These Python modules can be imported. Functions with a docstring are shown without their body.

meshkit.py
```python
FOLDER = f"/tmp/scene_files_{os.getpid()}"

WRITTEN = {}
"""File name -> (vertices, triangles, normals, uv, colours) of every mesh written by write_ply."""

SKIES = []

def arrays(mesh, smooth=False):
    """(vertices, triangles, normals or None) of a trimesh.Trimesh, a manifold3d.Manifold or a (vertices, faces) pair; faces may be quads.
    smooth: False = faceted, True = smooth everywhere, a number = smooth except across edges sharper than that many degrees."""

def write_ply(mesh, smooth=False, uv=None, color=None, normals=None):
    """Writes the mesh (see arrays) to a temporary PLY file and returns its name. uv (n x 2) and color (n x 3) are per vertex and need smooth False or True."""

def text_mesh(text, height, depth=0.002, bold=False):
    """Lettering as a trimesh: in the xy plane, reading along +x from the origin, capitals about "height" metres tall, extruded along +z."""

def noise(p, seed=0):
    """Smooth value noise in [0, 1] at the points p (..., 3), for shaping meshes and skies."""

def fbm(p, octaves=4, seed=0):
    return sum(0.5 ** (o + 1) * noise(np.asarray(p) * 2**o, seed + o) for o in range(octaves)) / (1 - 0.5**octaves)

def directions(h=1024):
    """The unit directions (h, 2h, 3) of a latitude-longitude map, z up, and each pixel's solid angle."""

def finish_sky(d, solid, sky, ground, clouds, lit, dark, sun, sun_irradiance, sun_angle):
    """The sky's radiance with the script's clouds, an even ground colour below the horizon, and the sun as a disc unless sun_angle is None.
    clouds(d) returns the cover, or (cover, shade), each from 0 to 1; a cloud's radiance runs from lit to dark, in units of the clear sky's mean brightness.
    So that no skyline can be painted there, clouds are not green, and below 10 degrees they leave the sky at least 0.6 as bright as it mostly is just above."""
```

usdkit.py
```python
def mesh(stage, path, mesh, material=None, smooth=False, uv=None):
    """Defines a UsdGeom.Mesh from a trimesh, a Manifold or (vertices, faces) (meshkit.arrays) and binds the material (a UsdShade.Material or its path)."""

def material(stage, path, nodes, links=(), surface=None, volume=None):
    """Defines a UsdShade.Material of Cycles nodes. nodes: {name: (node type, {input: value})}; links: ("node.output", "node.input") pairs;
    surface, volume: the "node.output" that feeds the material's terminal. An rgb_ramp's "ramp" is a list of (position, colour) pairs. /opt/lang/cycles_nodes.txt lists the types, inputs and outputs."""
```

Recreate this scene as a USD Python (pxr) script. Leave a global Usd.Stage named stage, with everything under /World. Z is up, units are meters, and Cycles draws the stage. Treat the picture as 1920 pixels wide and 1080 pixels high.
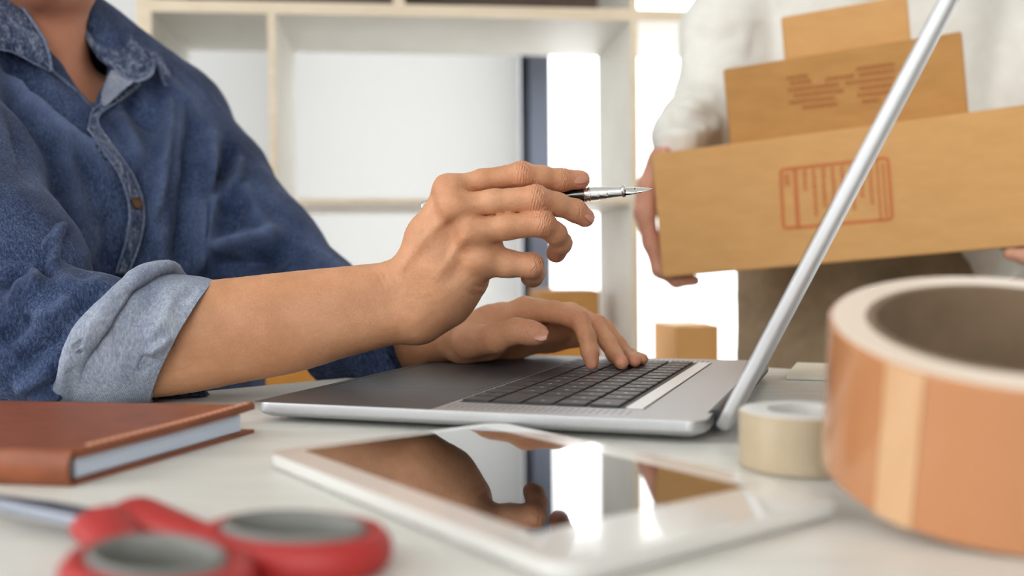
import math, random
import numpy as np
import trimesh, manifold3d, shapely
from shapely.geometry import Polygon, box as sbox, LineString
from shapely import affinity
from scipy.spatial import cKDTree
import usdkit, meshkit
from pxr import Usd, UsdGeom, UsdLux, UsdShade, Gf, Sdf, Vt

random.seed(7)
stage = Usd.Stage.CreateInMemory()
UsdGeom.SetStageUpAxis(stage, 'Z'); UsdGeom.SetStageMetersPerUnit(stage, 1.0)
UsdGeom.Xform.Define(stage, '/World'); UsdGeom.Scope.Define(stage, '/World/Looks')

# ------------------------------------------------------------------ camera, light, exposure
F = 1800.0; PITCH = -.021; ROLL = -.010; CAM = np.array([0, 0, .838])
cp, sp = math.cos(PITCH), math.sin(PITCH)
FW = np.array([0, cp, sp]); U0 = np.array([0, -sp, cp]); R0 = np.array([1., 0, 0])
RT = math.cos(ROLL) * R0 + math.sin(ROLL) * U0; UP = -math.sin(ROLL) * R0 + math.cos(ROLL) * U0
cam = UsdGeom.Camera.Define(stage, '/World/camera')
cam.CreateHorizontalApertureAttr(36.0); cam.CreateVerticalApertureAttr(20.25)
cam.CreateFocalLengthAttr(36.0 * F / 1920); cam.CreateClippingRangeAttr((.02, 200))
cam.CreateFStopAttr(4.5); cam.CreateFocusDistanceAttr(.64)
EXPOSURE = -.40
cam.CreateExposureAttr(EXPOSURE)
M4 = Gf.Matrix4d(*RT, 0, *UP, 0, *(-FW), 0, *CAM, 1)
cam.AddTransformOp().Set(M4)

DOME = 1.7; WINDOW_LIGHT = 3.6; FRONT_LIGHT = 1.75


dome = UsdLux.DomeLight.Define(stage, '/World/sky_light'); dome.CreateIntensityAttr(DOME); dome.CreateColorAttr(Gf.Vec3f(.985, .995, 1.0))
def rect_light(path, pos, target, w, h, power, color=(1, 1, 1)):
    l = UsdLux.RectLight.Define(stage, path); l.CreateWidthAttr(w); l.CreateHeightAttr(h)
    l.CreateIntensityAttr(power); l.CreateColorAttr(Gf.Vec3f(*color))
    pos = np.array(pos, float); z = pos - np.array(target, float); z /= np.linalg.norm(z)
    x = np.cross([0, 0, 1], z); x /= np.linalg.norm(x); y = np.cross(z, x)
    l.AddTransformOp().Set(Gf.Matrix4d(*x, 0, *y, 0, *z, 0, *pos, 1)); return l
# daylight from the tall window in the left-hand wall and an unseen fill light added behind the photographer
rect_light('/World/left_window_light', (-2.28, .0, 1.72), (0, .0, 1.72), 1.25, 1.8, WINDOW_LIGHT, (.99, .995, 1))
rect_light('/World/front_fill_light', (-.55, -2.5, 1.75), (-.55, .8, 1.75), 2.6, 1.5, FRONT_LIGHT, (.97, .99, 1))

# ------------------------------------------------------------------ pixel helpers (1920 x 1080 frame)
def ray(x, y): return FW + RT * ((x - 960) / F) - UP * ((y - 540) / F)
def on_plane(x, y, z=.75): d = ray(x, y); return CAM + d * ((z - CAM[2]) / d[2])
def at(x, y, d): r = ray(x, y); return CAM + r * (d / r[1])
def pix(p):
    q = np.asarray(p, float) - CAM; w = q @ FW
    return np.stack([960 + F * (q @ RT) / w, 540 - F * (q @ UP) / w], -1)

# ------------------------------------------------------------------ scene helpers
names = {}
def numbered(path):
    n = names.get(path, 0); names[path] = n + 1
    return path if n == 0 else f'{path}_{n:03d}'
def prim_path(parent, name): return numbered((str(parent.GetPath()) if parent is not None else '/World') + '/' + name)
def tag(p, label=None, cat=None, group=None, kind=None):
    for k, v in (('label', label), ('category', cat), ('group', group), ('kind', kind)):
        if v: p.SetCustomDataByKey(k, v)
    return p
def thing(name, label, cat, group=None, loc=None):
    x = UsdGeom.Xform.Define(stage, prim_path(None, name))
    if loc is not None: x.AddTranslateOp().Set(Gf.Vec3d(*map(float, loc)))
    return tag(x.GetPrim(), label, cat, group)
def obj(name, mesh, mat, parent=None, smooth=35, **kw):
    if parent is not None and not isinstance(mesh, (tuple, list)) and hasattr(mesh, 'vertices') and parent.GetPath() in ORIGIN:
        mesh = mesh.copy(); mesh.apply_translation(-ORIGIN[parent.GetPath()])
    m = usdkit.mesh(stage, prim_path(parent, name), mesh, MAT[mat], smooth)
    p = m.GetPrim()
    if parent is not None and parent.GetPath() in ORIGIN: ORIGIN[p.GetPath()] = ORIGIN[parent.GetPath()]
    return tag(p, **kw)
ORIGIN = {}
def thing_at(name, label, cat, base, group=None):
    """a thing whose Xform stands at its base; its parts are given in world coordinates"""
    t = thing(name, label, cat, group, base); ORIGIN[t.GetPath()] = np.array(base, float); return t
def struct(name, mesh, mat, smooth=False, parent=None):
    return obj(name, mesh, mat, parent, smooth, **({'kind': 'structure'} if parent is None else {}))
cat_ = trimesh.util.concatenate
def bx(x0, x1, y0, y1, z0, z1):
    m = trimesh.creation.box([x1 - x0, y1 - y0, z1 - z0]); m.apply_translation([(x0 + x1) / 2, (y0 + y1) / 2, (z0 + z1) / 2]); return m
def frame_mat(o, X, Y, Z):
    m = np.eye(4); m[:3, 0] = X; m[:3, 1] = Y; m[:3, 2] = Z; m[:3, 3] = o; return m
def place(m, o, X, Y, Z): m = m.copy(); m.apply_transform(frame_mat(o, X, Y, Z)); return m
def rrect(w, l, r, n=6):
    pts = []
    for cx, cy, a in ((w - r, l - r, 0), (r, l - r, 90), (r, r, 180), (w - r, r, 270)):
        for k in range(n + 1):
            t = math.radians(a + 90 * k / n); pts.append((cx + r * math.cos(t), cy + r * math.sin(t)))
    return np.array(pts)
def loft(rings, cap=True, closed=True):
    """rings: list of (n,3) arrays, joined in order; capped by fans"""
    rings = [np.asarray(r, float) for r in rings]; n = len(rings[0]); V = np.vstack(rings); f = []
    for k in range(len(rings) - 1):
        for i in range(n if closed else n - 1):
            j = (i + 1) % n; a, b, c, d = k * n + i, k * n + j, (k + 1) * n + j, (k + 1) * n + i
            f += [(a, b, c), (a, c, d)]
    if cap:
        V = np.vstack([V, rings[0].mean(0), rings[-1].mean(0)]); e0, e1 = len(V) - 2, len(V) - 1; o = (len(rings) - 1) * n
        for i in range(n):
            j = (i + 1) % n; f += [(j, i, e0), (o + i, o + j, e1)]
    m = trimesh.Trimesh(V, f, process=False)
    if cap and m.volume < 0: m.invert()
    return m
def slab(w, l, r, levels, n=6):
    """a rounded-rectangle body; levels: (inset, z) from bottom to top"""
    return loft([np.c_[rrect(w - 2 * i, l - 2 * i, max(r - i, .0002), n) + i, np.full(4 * (n + 1), z)] for i, z in levels])
def rbox(w, l, h, b=.002): return slab(w, l, b * 1.2, [(b, 0), (b * .3, b * .3), (0, b), (0, h - b), (b * .3, h - b * .3), (b, h)], 2)
def lathe(profile, n=64):
    """profile: (r, z) closed loop (r > 0): a ring-shaped body about z"""
    a = np.arange(n) * 2 * np.pi / n; P = np.array(profile, float); k = len(P)
    V = np.stack([np.outer(np.cos(a), P[:, 0]), np.outer(np.sin(a), P[:, 0]), np.tile(P[:, 1], (n, 1))], -1).reshape(-1, 3); f = []
    for i in range(n):
        for j in range(k):
            p, q = i * k + j, i * k + (j + 1) % k; r, s = ((i + 1) % n) * k + j, ((i + 1) % n) * k + (j + 1) % k
            f += [(p, r, s), (p, s, q)]
    m = trimesh.Trimesh(V, f, process=False)
    if m.volume < 0: m.invert()
    return m
def tube(pts, r, n=10, cap=True, flat=1.0, up=(0, 0, 1)):
    p = np.asarray(pts, float); r = np.broadcast_to(r, (len(p),)); t = np.gradient(p, axis=0); t /= np.linalg.norm(t, axis=1, keepdims=True)
    u = np.asarray(up, float); rings = []
    for i in range(len(p)):
        s = np.cross(t[i], u); s /= np.linalg.norm(s) + 1e-12; v = np.cross(s, t[i]); a = np.arange(n) * 2 * np.pi / n
        rings.append(p[i] + r[i] * (np.cos(a)[:, None] * s + flat * np.sin(a)[:, None] * v))
    return loft(rings, cap)
def spline(pts, n):
    from scipy.interpolate import CubicSpline
    p = np.asarray(pts, float); t = np.r_[0, np.cumsum(np.linalg.norm(np.diff(p, axis=0), axis=1))]
    return CubicSpline(t, p)(np.linspace(0, t[-1], n))
def extrude(poly, h):
    if not isinstance(poly, Polygon): return cat_([extrude(g, h) for g in poly.geoms])
    return trimesh.creation.extrude_polygon(poly, h, engine='earcut')
def sheet(G, th):
    """G: (m, n, 3) grid of points -> closed sheet of the given thickness, offset against the normals"""
    G = np.asarray(G, float); m, n = G.shape[:2]
    nu = np.cross(np.gradient(G, axis=0), np.gradient(G, axis=1)); nu /= np.linalg.norm(nu, axis=2, keepdims=True) + 1e-12
    V = np.vstack([G.reshape(-1, 3), (G - nu * th).reshape(-1, 3)]); o = m * n; f = []
    for i in range(m - 1):
        for j in range(n - 1):
            a, b, c, d = i * n + j, (i + 1) * n + j, (i + 1) * n + j + 1, i * n + j + 1
            f += [(a, b, c), (a, c, d), (o + a, o + c, o + b), (o + a, o + d, o + c)]
    rim = [(i, 0) for i in range(m)] + [(m - 1, j) for j in range(1, n)] + [(i, n - 1) for i in range(m - 2, -1, -1)] + [(0, j) for j in range(n - 2, 0, -1)]
    rim = [i * n + j for i, j in rim]
    for a, b in zip(rim, rim[1:] + rim[:1]): f += [(a, o + a, o + b), (a, o + b, b)]
    t = trimesh.Trimesh(V, f, process=False); t.fix_normals(); return t
def catmull(m, n=1):
    for _ in range(n): m = m.subdivide_loop(1)
    return m

# ------------------------------------------------------------------ signed-distance modelling (bodies, cloth)
class Field:
    def __init__(s, lo, hi, h):
        s.lo, s.h = np.array(lo, float), h
        s.n = np.ceil((np.array(hi) - s.lo) / h).astype(int) + 1
        s.ax = [s.lo[k] + h * np.arange(s.n[k]) for k in range(3)]
        s.d = np.full(s.n, .5, np.float32)
    def like(s):
        o = Field.__new__(Field); o.lo, o.h, o.n, o.ax = s.lo, s.h, s.n, s.ax; o.d = np.full(s.n, .5, np.float32); return o
    def sub(s, lo, hi):
        a = np.clip(np.floor((np.array(lo) - s.lo) / s.h).astype(int), 0, s.n); b = np.clip(np.ceil((np.array(hi) - s.lo) / s.h).astype(int) + 1, 0, s.n)
        sl = tuple(slice(i, j) for i, j in zip(a, b))
        if any(j <= i for i, j in zip(a, b)): return None, None
        g = np.stack(np.meshgrid(*[s.ax[k][sl[k]] for k in range(3)], indexing='ij'), -1).astype(np.float32)
        return sl, g
    @staticmethod
    def smin(a, b, k):
        if k <= 0: return np.minimum(a, b)
        h = np.maximum(k - np.abs(a - b), 0) / k; return np.minimum(a, b) - h * h * k * .25
    def cone(s, a, b, ra, rb, k=.004, squash=None):
        """tapered capsule; squash = (direction, factor) flattens its cross-section along the direction"""
        a, b = np.array(a, np.float32), np.array(b, np.float32); m = max(ra, rb) * 1.3 + k + 3 * s.h
        sl, g = s.sub(np.minimum(a, b) - m, np.maximum(a, b) + m)
        if sl is None: return
        ab = b - a; q = g - a; t = np.clip(q @ ab / max(ab @ ab, 1e-12), 0, 1); w = q - t[..., None] * ab; r = ra + t * (rb - ra)
        if squash is not None:
            dr, f = np.array(squash[0], np.float32), squash[1]; dr = dr / np.linalg.norm(dr)
            c = w @ dr; w = w + ((1 / f - 1) * c)[..., None] * dr
            d = (np.linalg.norm(w, axis=-1) - r) * (f if f < 1 else 1)
        else: d = np.linalg.norm(w, axis=-1) - r
        s.d[sl] = s.smin(s.d[sl], d.astype(np.float32), k)
    def ell(s, c, R, k=.004, axes=None, cut=False):
        """ellipsoid with radii R along axes (rows)"""
        c, R = np.array(c, np.float32), np.array(R, np.float32); m = R.max() + k + 3 * s.h
        sl, g = s.sub(c - m, c + m)
        if sl is None: return
        q = g - c
        if axes is not None: q = q @ np.array(axes, np.float32).T
        l = np.linalg.norm(q / R, axis=-1); d = ((l - 1) * l / np.maximum(np.linalg.norm(q / (R * R), axis=-1), 1e-6)).astype(np.float32)
        s.d[sl] = -s.smin(-s.d[sl], d, k) if cut else s.smin(s.d[sl], d, k)
    def join(s, o, k): s.d = s.smin(s.d, o.d, k)
    def minus(s, d, k=0.0): s.d = -s.smin(-s.d, d, k)
    def grid(s): return np.stack(np.meshgrid(*s.ax, indexing='ij'), -1)
    def mesh(s, smooth=6):
        d = s.d
        for k in range(3):                  # closed at the edge of the block
            for e in (0, -1): q = [slice(None)] * 3; q[k] = e; d[tuple(q)] = np.maximum(d[tuple(q)], s.h * .5)
        for _ in range(12):                 # fill checkerboard cell faces, so that the surface stays manifold
            neg = d < 0; hit = 0
            for u, v in ((0, 1), (0, 2), (1, 2)):
                w = lambda i, j: tuple((slice(1, None) if (k == u and i) or (k == v and j) else slice(0, -1)) if k in (u, v) else slice(None) for k in range(3))
                a, b, c, e = (neg[w(*q)] for q in ((0, 0), (1, 0), (0, 1), (1, 1)))
                x = (a == e) & (b == c) & (a != b)
                if x.any():
                    hit += 1
                    for q in ((0, 0), (1, 0), (0, 1), (1, 1)): y = d[w(*q)]; y[x] = np.minimum(y[x], -1e-5)
            if not hit: break
        neg = d < 0; nx, ny, nz = d.shape
        cell = np.zeros((nx - 1, ny - 1, nz - 1), np.int8)
        C8 = [(i, j, k) for i in (0, 1) for j in (0, 1) for k in (0, 1)]
        for i, j, k in C8: cell += neg[i:nx - 1 + i, j:ny - 1 + j, k:nz - 1 + k]
        act = np.argwhere((cell > 0) & (cell < 8)); idx = np.full(cell.shape, -1, np.int64); idx[tuple(act.T)] = np.arange(len(act))
        acc = np.zeros((len(act), 3)); cnt = np.zeros(len(act))
        for a in C8:
            for ax in range(3):
                if a[ax]: continue
                b = list(a); b[ax] = 1
                da = d[tuple((act + a).T)]; db = d[tuple((act + b).T)]; x = (da < 0) != (db < 0)
                t = np.where(x, da / np.where(x, da - db, 1), 0); p = np.array(a, float) + np.zeros((len(act), 3)); p[:, ax] += t
                acc[x] += p[x]; cnt[x] += 1
        V = s.lo + s.h * (act + acc / cnt[:, None]); faces = []
        for ax in range(3):
            u, v = (ax + 1) % 3, (ax + 2) % 3
            sl0 = [slice(None)] * 3; sl1 = [slice(None)] * 3; sl0[ax] = slice(0, -1); sl1[ax] = slice(1, None)
            x = np.argwhere(neg[tuple(sl0)] != neg[tuple(sl1)]); x = x[(x[:, u] > 0) & (x[:, v] > 0) & (x[:, u] < d.shape[u] - 1) & (x[:, v] < d.shape[v] - 1)]
            flip = neg[tuple(x.T)]
            def c(du, dv): y = x.copy(); y[:, u] += du; y[:, v] += dv; return idx[tuple(y.T)]
            q = np.stack([c(-1, -1), c(0, -1), c(0, 0), c(-1, 0)], 1); q[~flip] = q[~flip][:, ::-1]; faces.append(q)
        q = np.vstack(faces); q = q[(q >= 0).all(1)]
        m = trimesh.Trimesh(V, np.vstack([q[:, [0, 1, 2]], q[:, [0, 2, 3]]]), process=False)
        if smooth: smooth_mesh(m, smooth)
        return m
def smooth_mesh(m, it, lam=.5, nu=.53):
    import scipy.sparse as ss
    e = m.edges_unique; n = len(m.vertices); A = ss.coo_matrix((np.ones(2 * len(e)), (np.r_[e[:, 0], e[:, 1]], np.r_[e[:, 1], e[:, 0]])), (n, n)).tocsr()
    L = ss.diags(1 / np.maximum(np.asarray(A.sum(1)).ravel(), 1)) @ A; v = np.array(m.vertices)
    for k in range(it): v = v + lam * (L @ v - v); v = v - nu * (L @ v - v)
    m.vertices = v
def normals(m): return meshkit.arrays(m, True)[2]
def seg_dist(p, line):
    line = np.asarray(line, float); best = np.full(len(p), 1e9); side = np.zeros(len(p)); tt = np.zeros(len(p))
    tot = len(line) - 1
    for i in range(tot):
        a, b = line[i], line[i + 1]; ab = b - a; t = np.clip((p - a) @ ab / (ab @ ab + 1e-12), 0, 1); w = p - a - t[:, None] * ab; d = np.linalg.norm(w, axis=1)
        x = d < best; best[x] = d[x]; side[x] = np.sign(ab[0] * w[x, 1] - ab[1] * w[x, 0]); tt[x] = (i + t[x]) / tot
    return best, side, tt
def folds(m, lines, front=.05):
    """real relief: raise (or sink) the cloth or skin along creases; lines: (points, height in mm, width in px)"""
    n = normals(m); v = np.array(m.vertices); p = pix(v); to = CAM - v; to /= np.linalg.norm(to, axis=1, keepdims=True)
    face = np.clip(((n * to).sum(1) - front) * 3, 0, 1); h = np.zeros(len(v)); wear = np.zeros(len(v))
    for pts, mm, w in lines:
        d, _, t = seg_dist(p, pts); wear += max(mm, 0) * np.exp(-(d / w) ** 2) * np.clip(np.minimum(t, 1 - t) * 6, 0, 1); h += mm * .001 * np.exp(-(d / w) ** 2) * np.clip(np.minimum(t, 1 - t) * 6 + .15, 0, 1)
    m.metadata['wear'] = wear * face; m.vertices = v + n * (h * face)[:, None]; return m
def worn(prim, m, k):
    """pale wear along the raised creases of the cloth"""
    v = np.array(m.vertices); b = np.clip(m.metadata['wear'] * k, 0, .75) * (.35 + .65 * meshkit.fbm(v * 90, 3, 5))
    UsdGeom.PrimvarsAPI(prim).CreatePrimvar('wear', Sdf.ValueTypeNames.FloatArray, 'vertex').Set(Vt.FloatArray.FromNumpy(b.astype(np.float32)))
def rumple(m, amp, scale, seed=0, octaves=3, stretch=(1, 1, 1)):
    v = np.array(m.vertices); n = normals(m); h = meshkit.fbm(v * np.array(stretch) * scale + 50, octaves, seed) - .5
    m.vertices = v + n * (h * 2 * amp)[:, None]; return m
class Front:
    """the camera-facing skin of a mesh, to lay straps and seams on: depth at a pixel"""
    def __init__(s, m):
        n = normals(m); v = np.array(m.vertices); to = CAM - v; k = (n * to).sum(1) > 0
        s.v, s.n, s.p = v[k], n[k], pix(v[k]); s.t = cKDTree(s.p)
    def __call__(s, x, y, r=9):
        i = s.t.query_ball_point((x, y), r)
        if not i: i = [s.t.query((x, y))[1]]
        i = np.array(i); d = s.v[i, 1]; j = i[d < d.min() + .02]
        return at(x, y, s.v[j, 1].mean()), s.n[j].mean(0) / np.linalg.norm(s.n[j].mean(0))

# ------------------------------------------------------------------ materials
MAT = {}
def srgb(r, g, b): return tuple((c / 255 / 12.92) if c <= 10 else ((c / 255 + .055) / 1.055) ** 2.4 for c in (r, g, b))
def mat(name, nodes, links=(), surface='p.BSDF'): MAT[name] = usdkit.material(stage, '/World/Looks/' + name, nodes, links, surface=surface)
def plain(name, col, rough=.5, **kw): mat(name, {'p': ('principled_bsdf', {'base_color': col, 'roughness': rough, **kw})})
def mottled(name, c1, c2, scale, rough=.5, bump=0, bscale=None, stretch=(1, 1, 1), detail=4, lo=.3, hi=.7, bd=.001, **kw):
    nodes = {'g': ('geometry', {}), 'mp': ('mapping', {'scale': stretch}), 'n': ('noise_texture', {'scale': scale, 'detail': float(detail), 'roughness': .6}),
             'r': ('rgb_ramp', {'ramp': [(lo, c1), (hi, c2)]}), 'p': ('principled_bsdf', {'roughness': rough, **kw})}
    links = [('g.position', 'mp.vector'), ('mp.vector', 'n.vector'), ('n.fac', 'r.fac'), ('r.color', 'p.base_color')]
    if bump:
        nodes |= {'bn': ('noise_texture', {'scale': bscale or scale * 4, 'detail': 3.0}), 'b': ('bump', {'strength': bump, 'distance': bd})}
        links += [('mp.vector', 'bn.vector'), ('bn.fac', 'b.height'), ('b.normal', 'p.normal')]
    mat(name, nodes, links)
def denim(name, dark, mid, light, weave=1500., broad=24., wear=(150, 160, 182)):
    """indigo twill: broad wear, thread-scale flecks and a fine diagonal weave"""
    nodes = {'g': ('geometry', {}), 'm1': ('mapping', {'scale': (1, 1, .35)}), 'm2': ('mapping', {'rotation': (.5, .7, .6), 'scale': (1, .3, 1)}),
             'n1': ('noise_texture', {'scale': broad, 'detail': 5., 'roughness': .6}), 'wa': ('attribute', {'attribute': 'wear'}), 'wm': ('mix_color', {'b': srgb(*wear)}), 'n2': ('noise_texture', {'scale': 700., 'detail': 2., 'roughness': .7}),
             'n3': ('noise_texture', {'scale': weave, 'detail': 2.}), 'w': ('wave_texture', {'scale': 420., 'bands_direction': 'diagonal', 'distortion': 2.5, 'detail': 2., 'detail_scale': 3.}),
             'a': ('math', {'math_type': 'multiply_add', 'value2': .55, 'value3': 0.}), 'b': ('math', {'math_type': 'multiply_add', 'value2': .6}),
             'c': ('math', {'math_type': 'multiply_add', 'value2': .12}),
             'r': ('rgb_ramp', {'ramp': [(.38, dark), (.62, mid), (.88, light)]}),
             'bm': ('bump', {'strength': .5, 'distance': .0006}), 'p': ('principled_bsdf', {'roughness': .85, 'specular_ior_level': .15, 'sheen_weight': .06, 'sheen_roughness': .5})}
    links = [('g.position', 'm1.vector'), ('g.position', 'm2.vector'), ('g.position', 'w.vector'), ('m1.vector', 'n1.vector'), ('m1.vector', 'n2.vector'), ('m2.vector', 'n3.vector'),
             ('n1.fac', 'a.value1'), ('n2.fac', 'b.value1'), ('a.value', 'b.value3'), ('w.fac', 'c.value1'), ('b.value', 'c.value3'), ('c.value', 'r.fac'), ('r.color', 'wm.a'), ('wa.fac', 'wm.fac'), ('wm.result', 'p.base_color'),
             ('n3.fac', 'bm.height'), ('bm.normal', 'p.normal')]
    mat(name, nodes, links)
def skin(name, c1, c2, c3):
    nodes = {'g': ('geometry', {}), 'n': ('noise_texture', {'scale': 38., 'detail': 4., 'roughness': .55}), 'f': ('noise_texture', {'scale': 700., 'detail': 2.}),
             'mx': ('math', {'math_type': 'multiply_add', 'value2': .32}), 'r': ('rgb_ramp', {'ramp': [(.4, c1), (.62, c2), (.85, c3)]}), 'bl': ('attribute', {'attribute': 'blush'}), 'mc': ('mix_color', {'b': srgb(204, 134, 110)}),
             'v': ('voronoi_texture', {'scale': 900., 'feature': 'distance_to_edge'}), 'b': ('bump', {'strength': .6, 'distance': .0005}),
             'p': ('principled_bsdf', {'roughness': .52, 'specular_ior_level': .4, 'subsurface_weight': .12, 'subsurface_scale': .004, 'subsurface_radius': (1., .35, .2)})}
    mat(name, nodes, [('g.position', 'n.vector'), ('g.position', 'f.vector'), ('g.position', 'v.vector'), ('f.fac', 'mx.value1'), ('n.fac', 'mx.value3'), ('mx.value', 'r.fac'), ('r.color', 'mc.a'), ('bl.fac', 'mc.fac'), ('mc.result', 'p.base_color'),
               ('v.distance', 'b.height'), ('b.normal', 'p.normal')])
skin('tan_skin', srgb(180, 127, 90), srgb(190, 137, 100), srgb(201, 149, 113))
skin('rosy_skin', srgb(190, 128, 104), srgb(206, 146, 120), srgb(214, 160, 136))
plain('nail', srgb(194, 138, 112), .3)
plain('strip_reflection_paint', srgb(226, 226, 226), .3)  # white of a window reflection, put into the strip's own colour
plain('lips', srgb(170, 92, 82), .5)
mottled('tape_glint_paint', srgb(202, 160, 120), srgb(206, 166, 126), 20, .22)  # paler tan: the colour of a highlight on the roll
denim('denim', srgb(18, 27, 44), srgb(43, 57, 88), srgb(96, 112, 146), wear=(112, 128, 164))
denim('pale_denim', srgb(92, 102, 124), srgb(130, 139, 157), srgb(174, 180, 190), 1100.)
denim('worn_seam', srgb(56, 68, 98), srgb(98, 111, 140), srgb(160, 168, 184), 900.)
denim('worn_denim', srgb(18, 26, 42), srgb(54, 68, 100), srgb(170, 178, 196), 900., 170.)
plain('copper_button', srgb(96, 70, 52), .45, metallic=.6)
mottled('white_cotton', srgb(226, 224, 216), srgb(236, 234, 228), 30, .85)
mottled('khaki_cotton', srgb(142, 122, 96), srgb(160, 138, 110), 60, .85)
mottled('indigo_trousers', srgb(36, 42, 60), srgb(52, 60, 80), 60, .85)
mottled('table_laminate', srgb(204, 203, 196), srgb(219, 218, 211), 14, .42, stretch=(1, 6, 1), detail=6, bump=.05, bscale=90)
mottled('birch', srgb(216, 198, 171), srgb(227, 212, 188), 9, .5, stretch=(1, 1, 7), detail=6)
mottled('shelf_white', srgb(214, 210, 200), srgb(222, 219, 211), 9, .5)
mottled('dark_board', srgb(74, 58, 46), srgb(94, 74, 58), 12, .5, stretch=(1, 1, 5))
mottled('cardboard', srgb(202, 152, 92), srgb(210, 160, 100), 25, .75, stretch=(1, 1, 3))
mottled('dark_cardboard', srgb(176, 126, 66), srgb(188, 138, 76), 25, .75, stretch=(1, 1, 3))
mottled('orange_cardboard', srgb(192, 128, 50), srgb(206, 142, 60), 25, .75)
plain('stamp_ink', srgb(196, 116, 66), .8)
plain('stamp_ink_dark', srgb(164, 100, 50), .8)
plain('white_plaster', srgb(218, 217, 213), .9)
plain('floor_grey', srgb(140, 134, 126), .5)
plain('navy_frame', srgb(40, 48, 66), .4)
plain('steel_frame', srgb(128, 138, 160), .4, metallic=.3)
mottled('aluminium', srgb(186, 187, 189), srgb(192, 193, 195), 800, .46, metallic=.85)
plain('polished_aluminium', srgb(206, 207, 208), .2, metallic=1.)
mottled('grey_film', srgb(58, 60, 64), srgb(70, 72, 76), 900, .42, bump=.15, bscale=2500, bd=.0003)
plain('key_black', srgb(36, 37, 41), .42)
plain('key_print', srgb(200, 200, 200), .5)
plain('well_black', srgb(26, 27, 30), .5)
plain('glass_black', srgb(8, 8, 9), .04, coat_weight=1., coat_roughness=.02)
plain('rubber_black', srgb(24, 24, 25), .7)
plain('gloss_white', srgb(214, 214, 210), .14, coat_weight=.5)
plain('matte_silver', srgb(190, 190, 192), .4, metallic=.8)
mottled('leather', srgb(120, 62, 34), srgb(142, 76, 42), 60, .42, bump=.25, bscale=900, bd=.0004)
plain('leather_seam', srgb(214, 150, 120), .5)
plain('page_white', srgb(226, 236, 250), .8)
plain('red_plastic', srgb(166, 36, 33), .5)
plain('grey_rubber', srgb(112, 112, 108), .6)
plain('blade_steel', srgb(150, 154, 162), .3, metallic=.9)
mottled('tan_tape', srgb(182, 124, 82), srgb(187, 130, 88), 20, .16, coat_weight=.5, coat_roughness=.08)
plain('tape_edge', srgb(214, 196, 176), .35)
mottled('kraft_core', srgb(112, 92, 70), srgb(124, 102, 80), 60, .8)
mottled('beige_tape', srgb(180, 163, 136), srgb(188, 172, 145), 60, .35)
plain('tape_top', srgb(212, 212, 208), .4)
plain('cream_board', srgb(224, 216, 198), .6)
plain('pen_black', srgb(14, 16, 20), .12, coat_weight=1.)
plain('chrome', srgb(222, 222, 220), .14, metallic=1.)
plain('hair_black', srgb(24, 20, 18), .5)
plain('eye_white', srgb(230, 226, 220), .2)
plain('shoe_brown', srgb(60, 44, 34), .5)
plain('chair_grey', srgb(70, 72, 76), .6)
mat('pane_glass', {'t': ('transparent_bsdf', {}), 'g': ('glossy_bsdf', {'roughness': .02}), 'm': ('mix_closure', {'fac': .04})},
    [('t.BSDF', 'm.closure1'), ('g.BSDF', 'm.closure2')], surface='m.closure')
for nm, k in (('blind_cloth', .55), ('backlit_wall_cloth', .48)):
    mat(nm, {'d': ('diffuse_bsdf', {'color': (.8, .8, .79)}), 't': ('translucent_bsdf', {'color': (k, k, k * .985)}), 'm': ('mix_closure', {'fac': .85})}, [('d.BSDF', 'm.closure1'), ('t.BSDF', 'm.closure2')], surface='m.closure')

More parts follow.
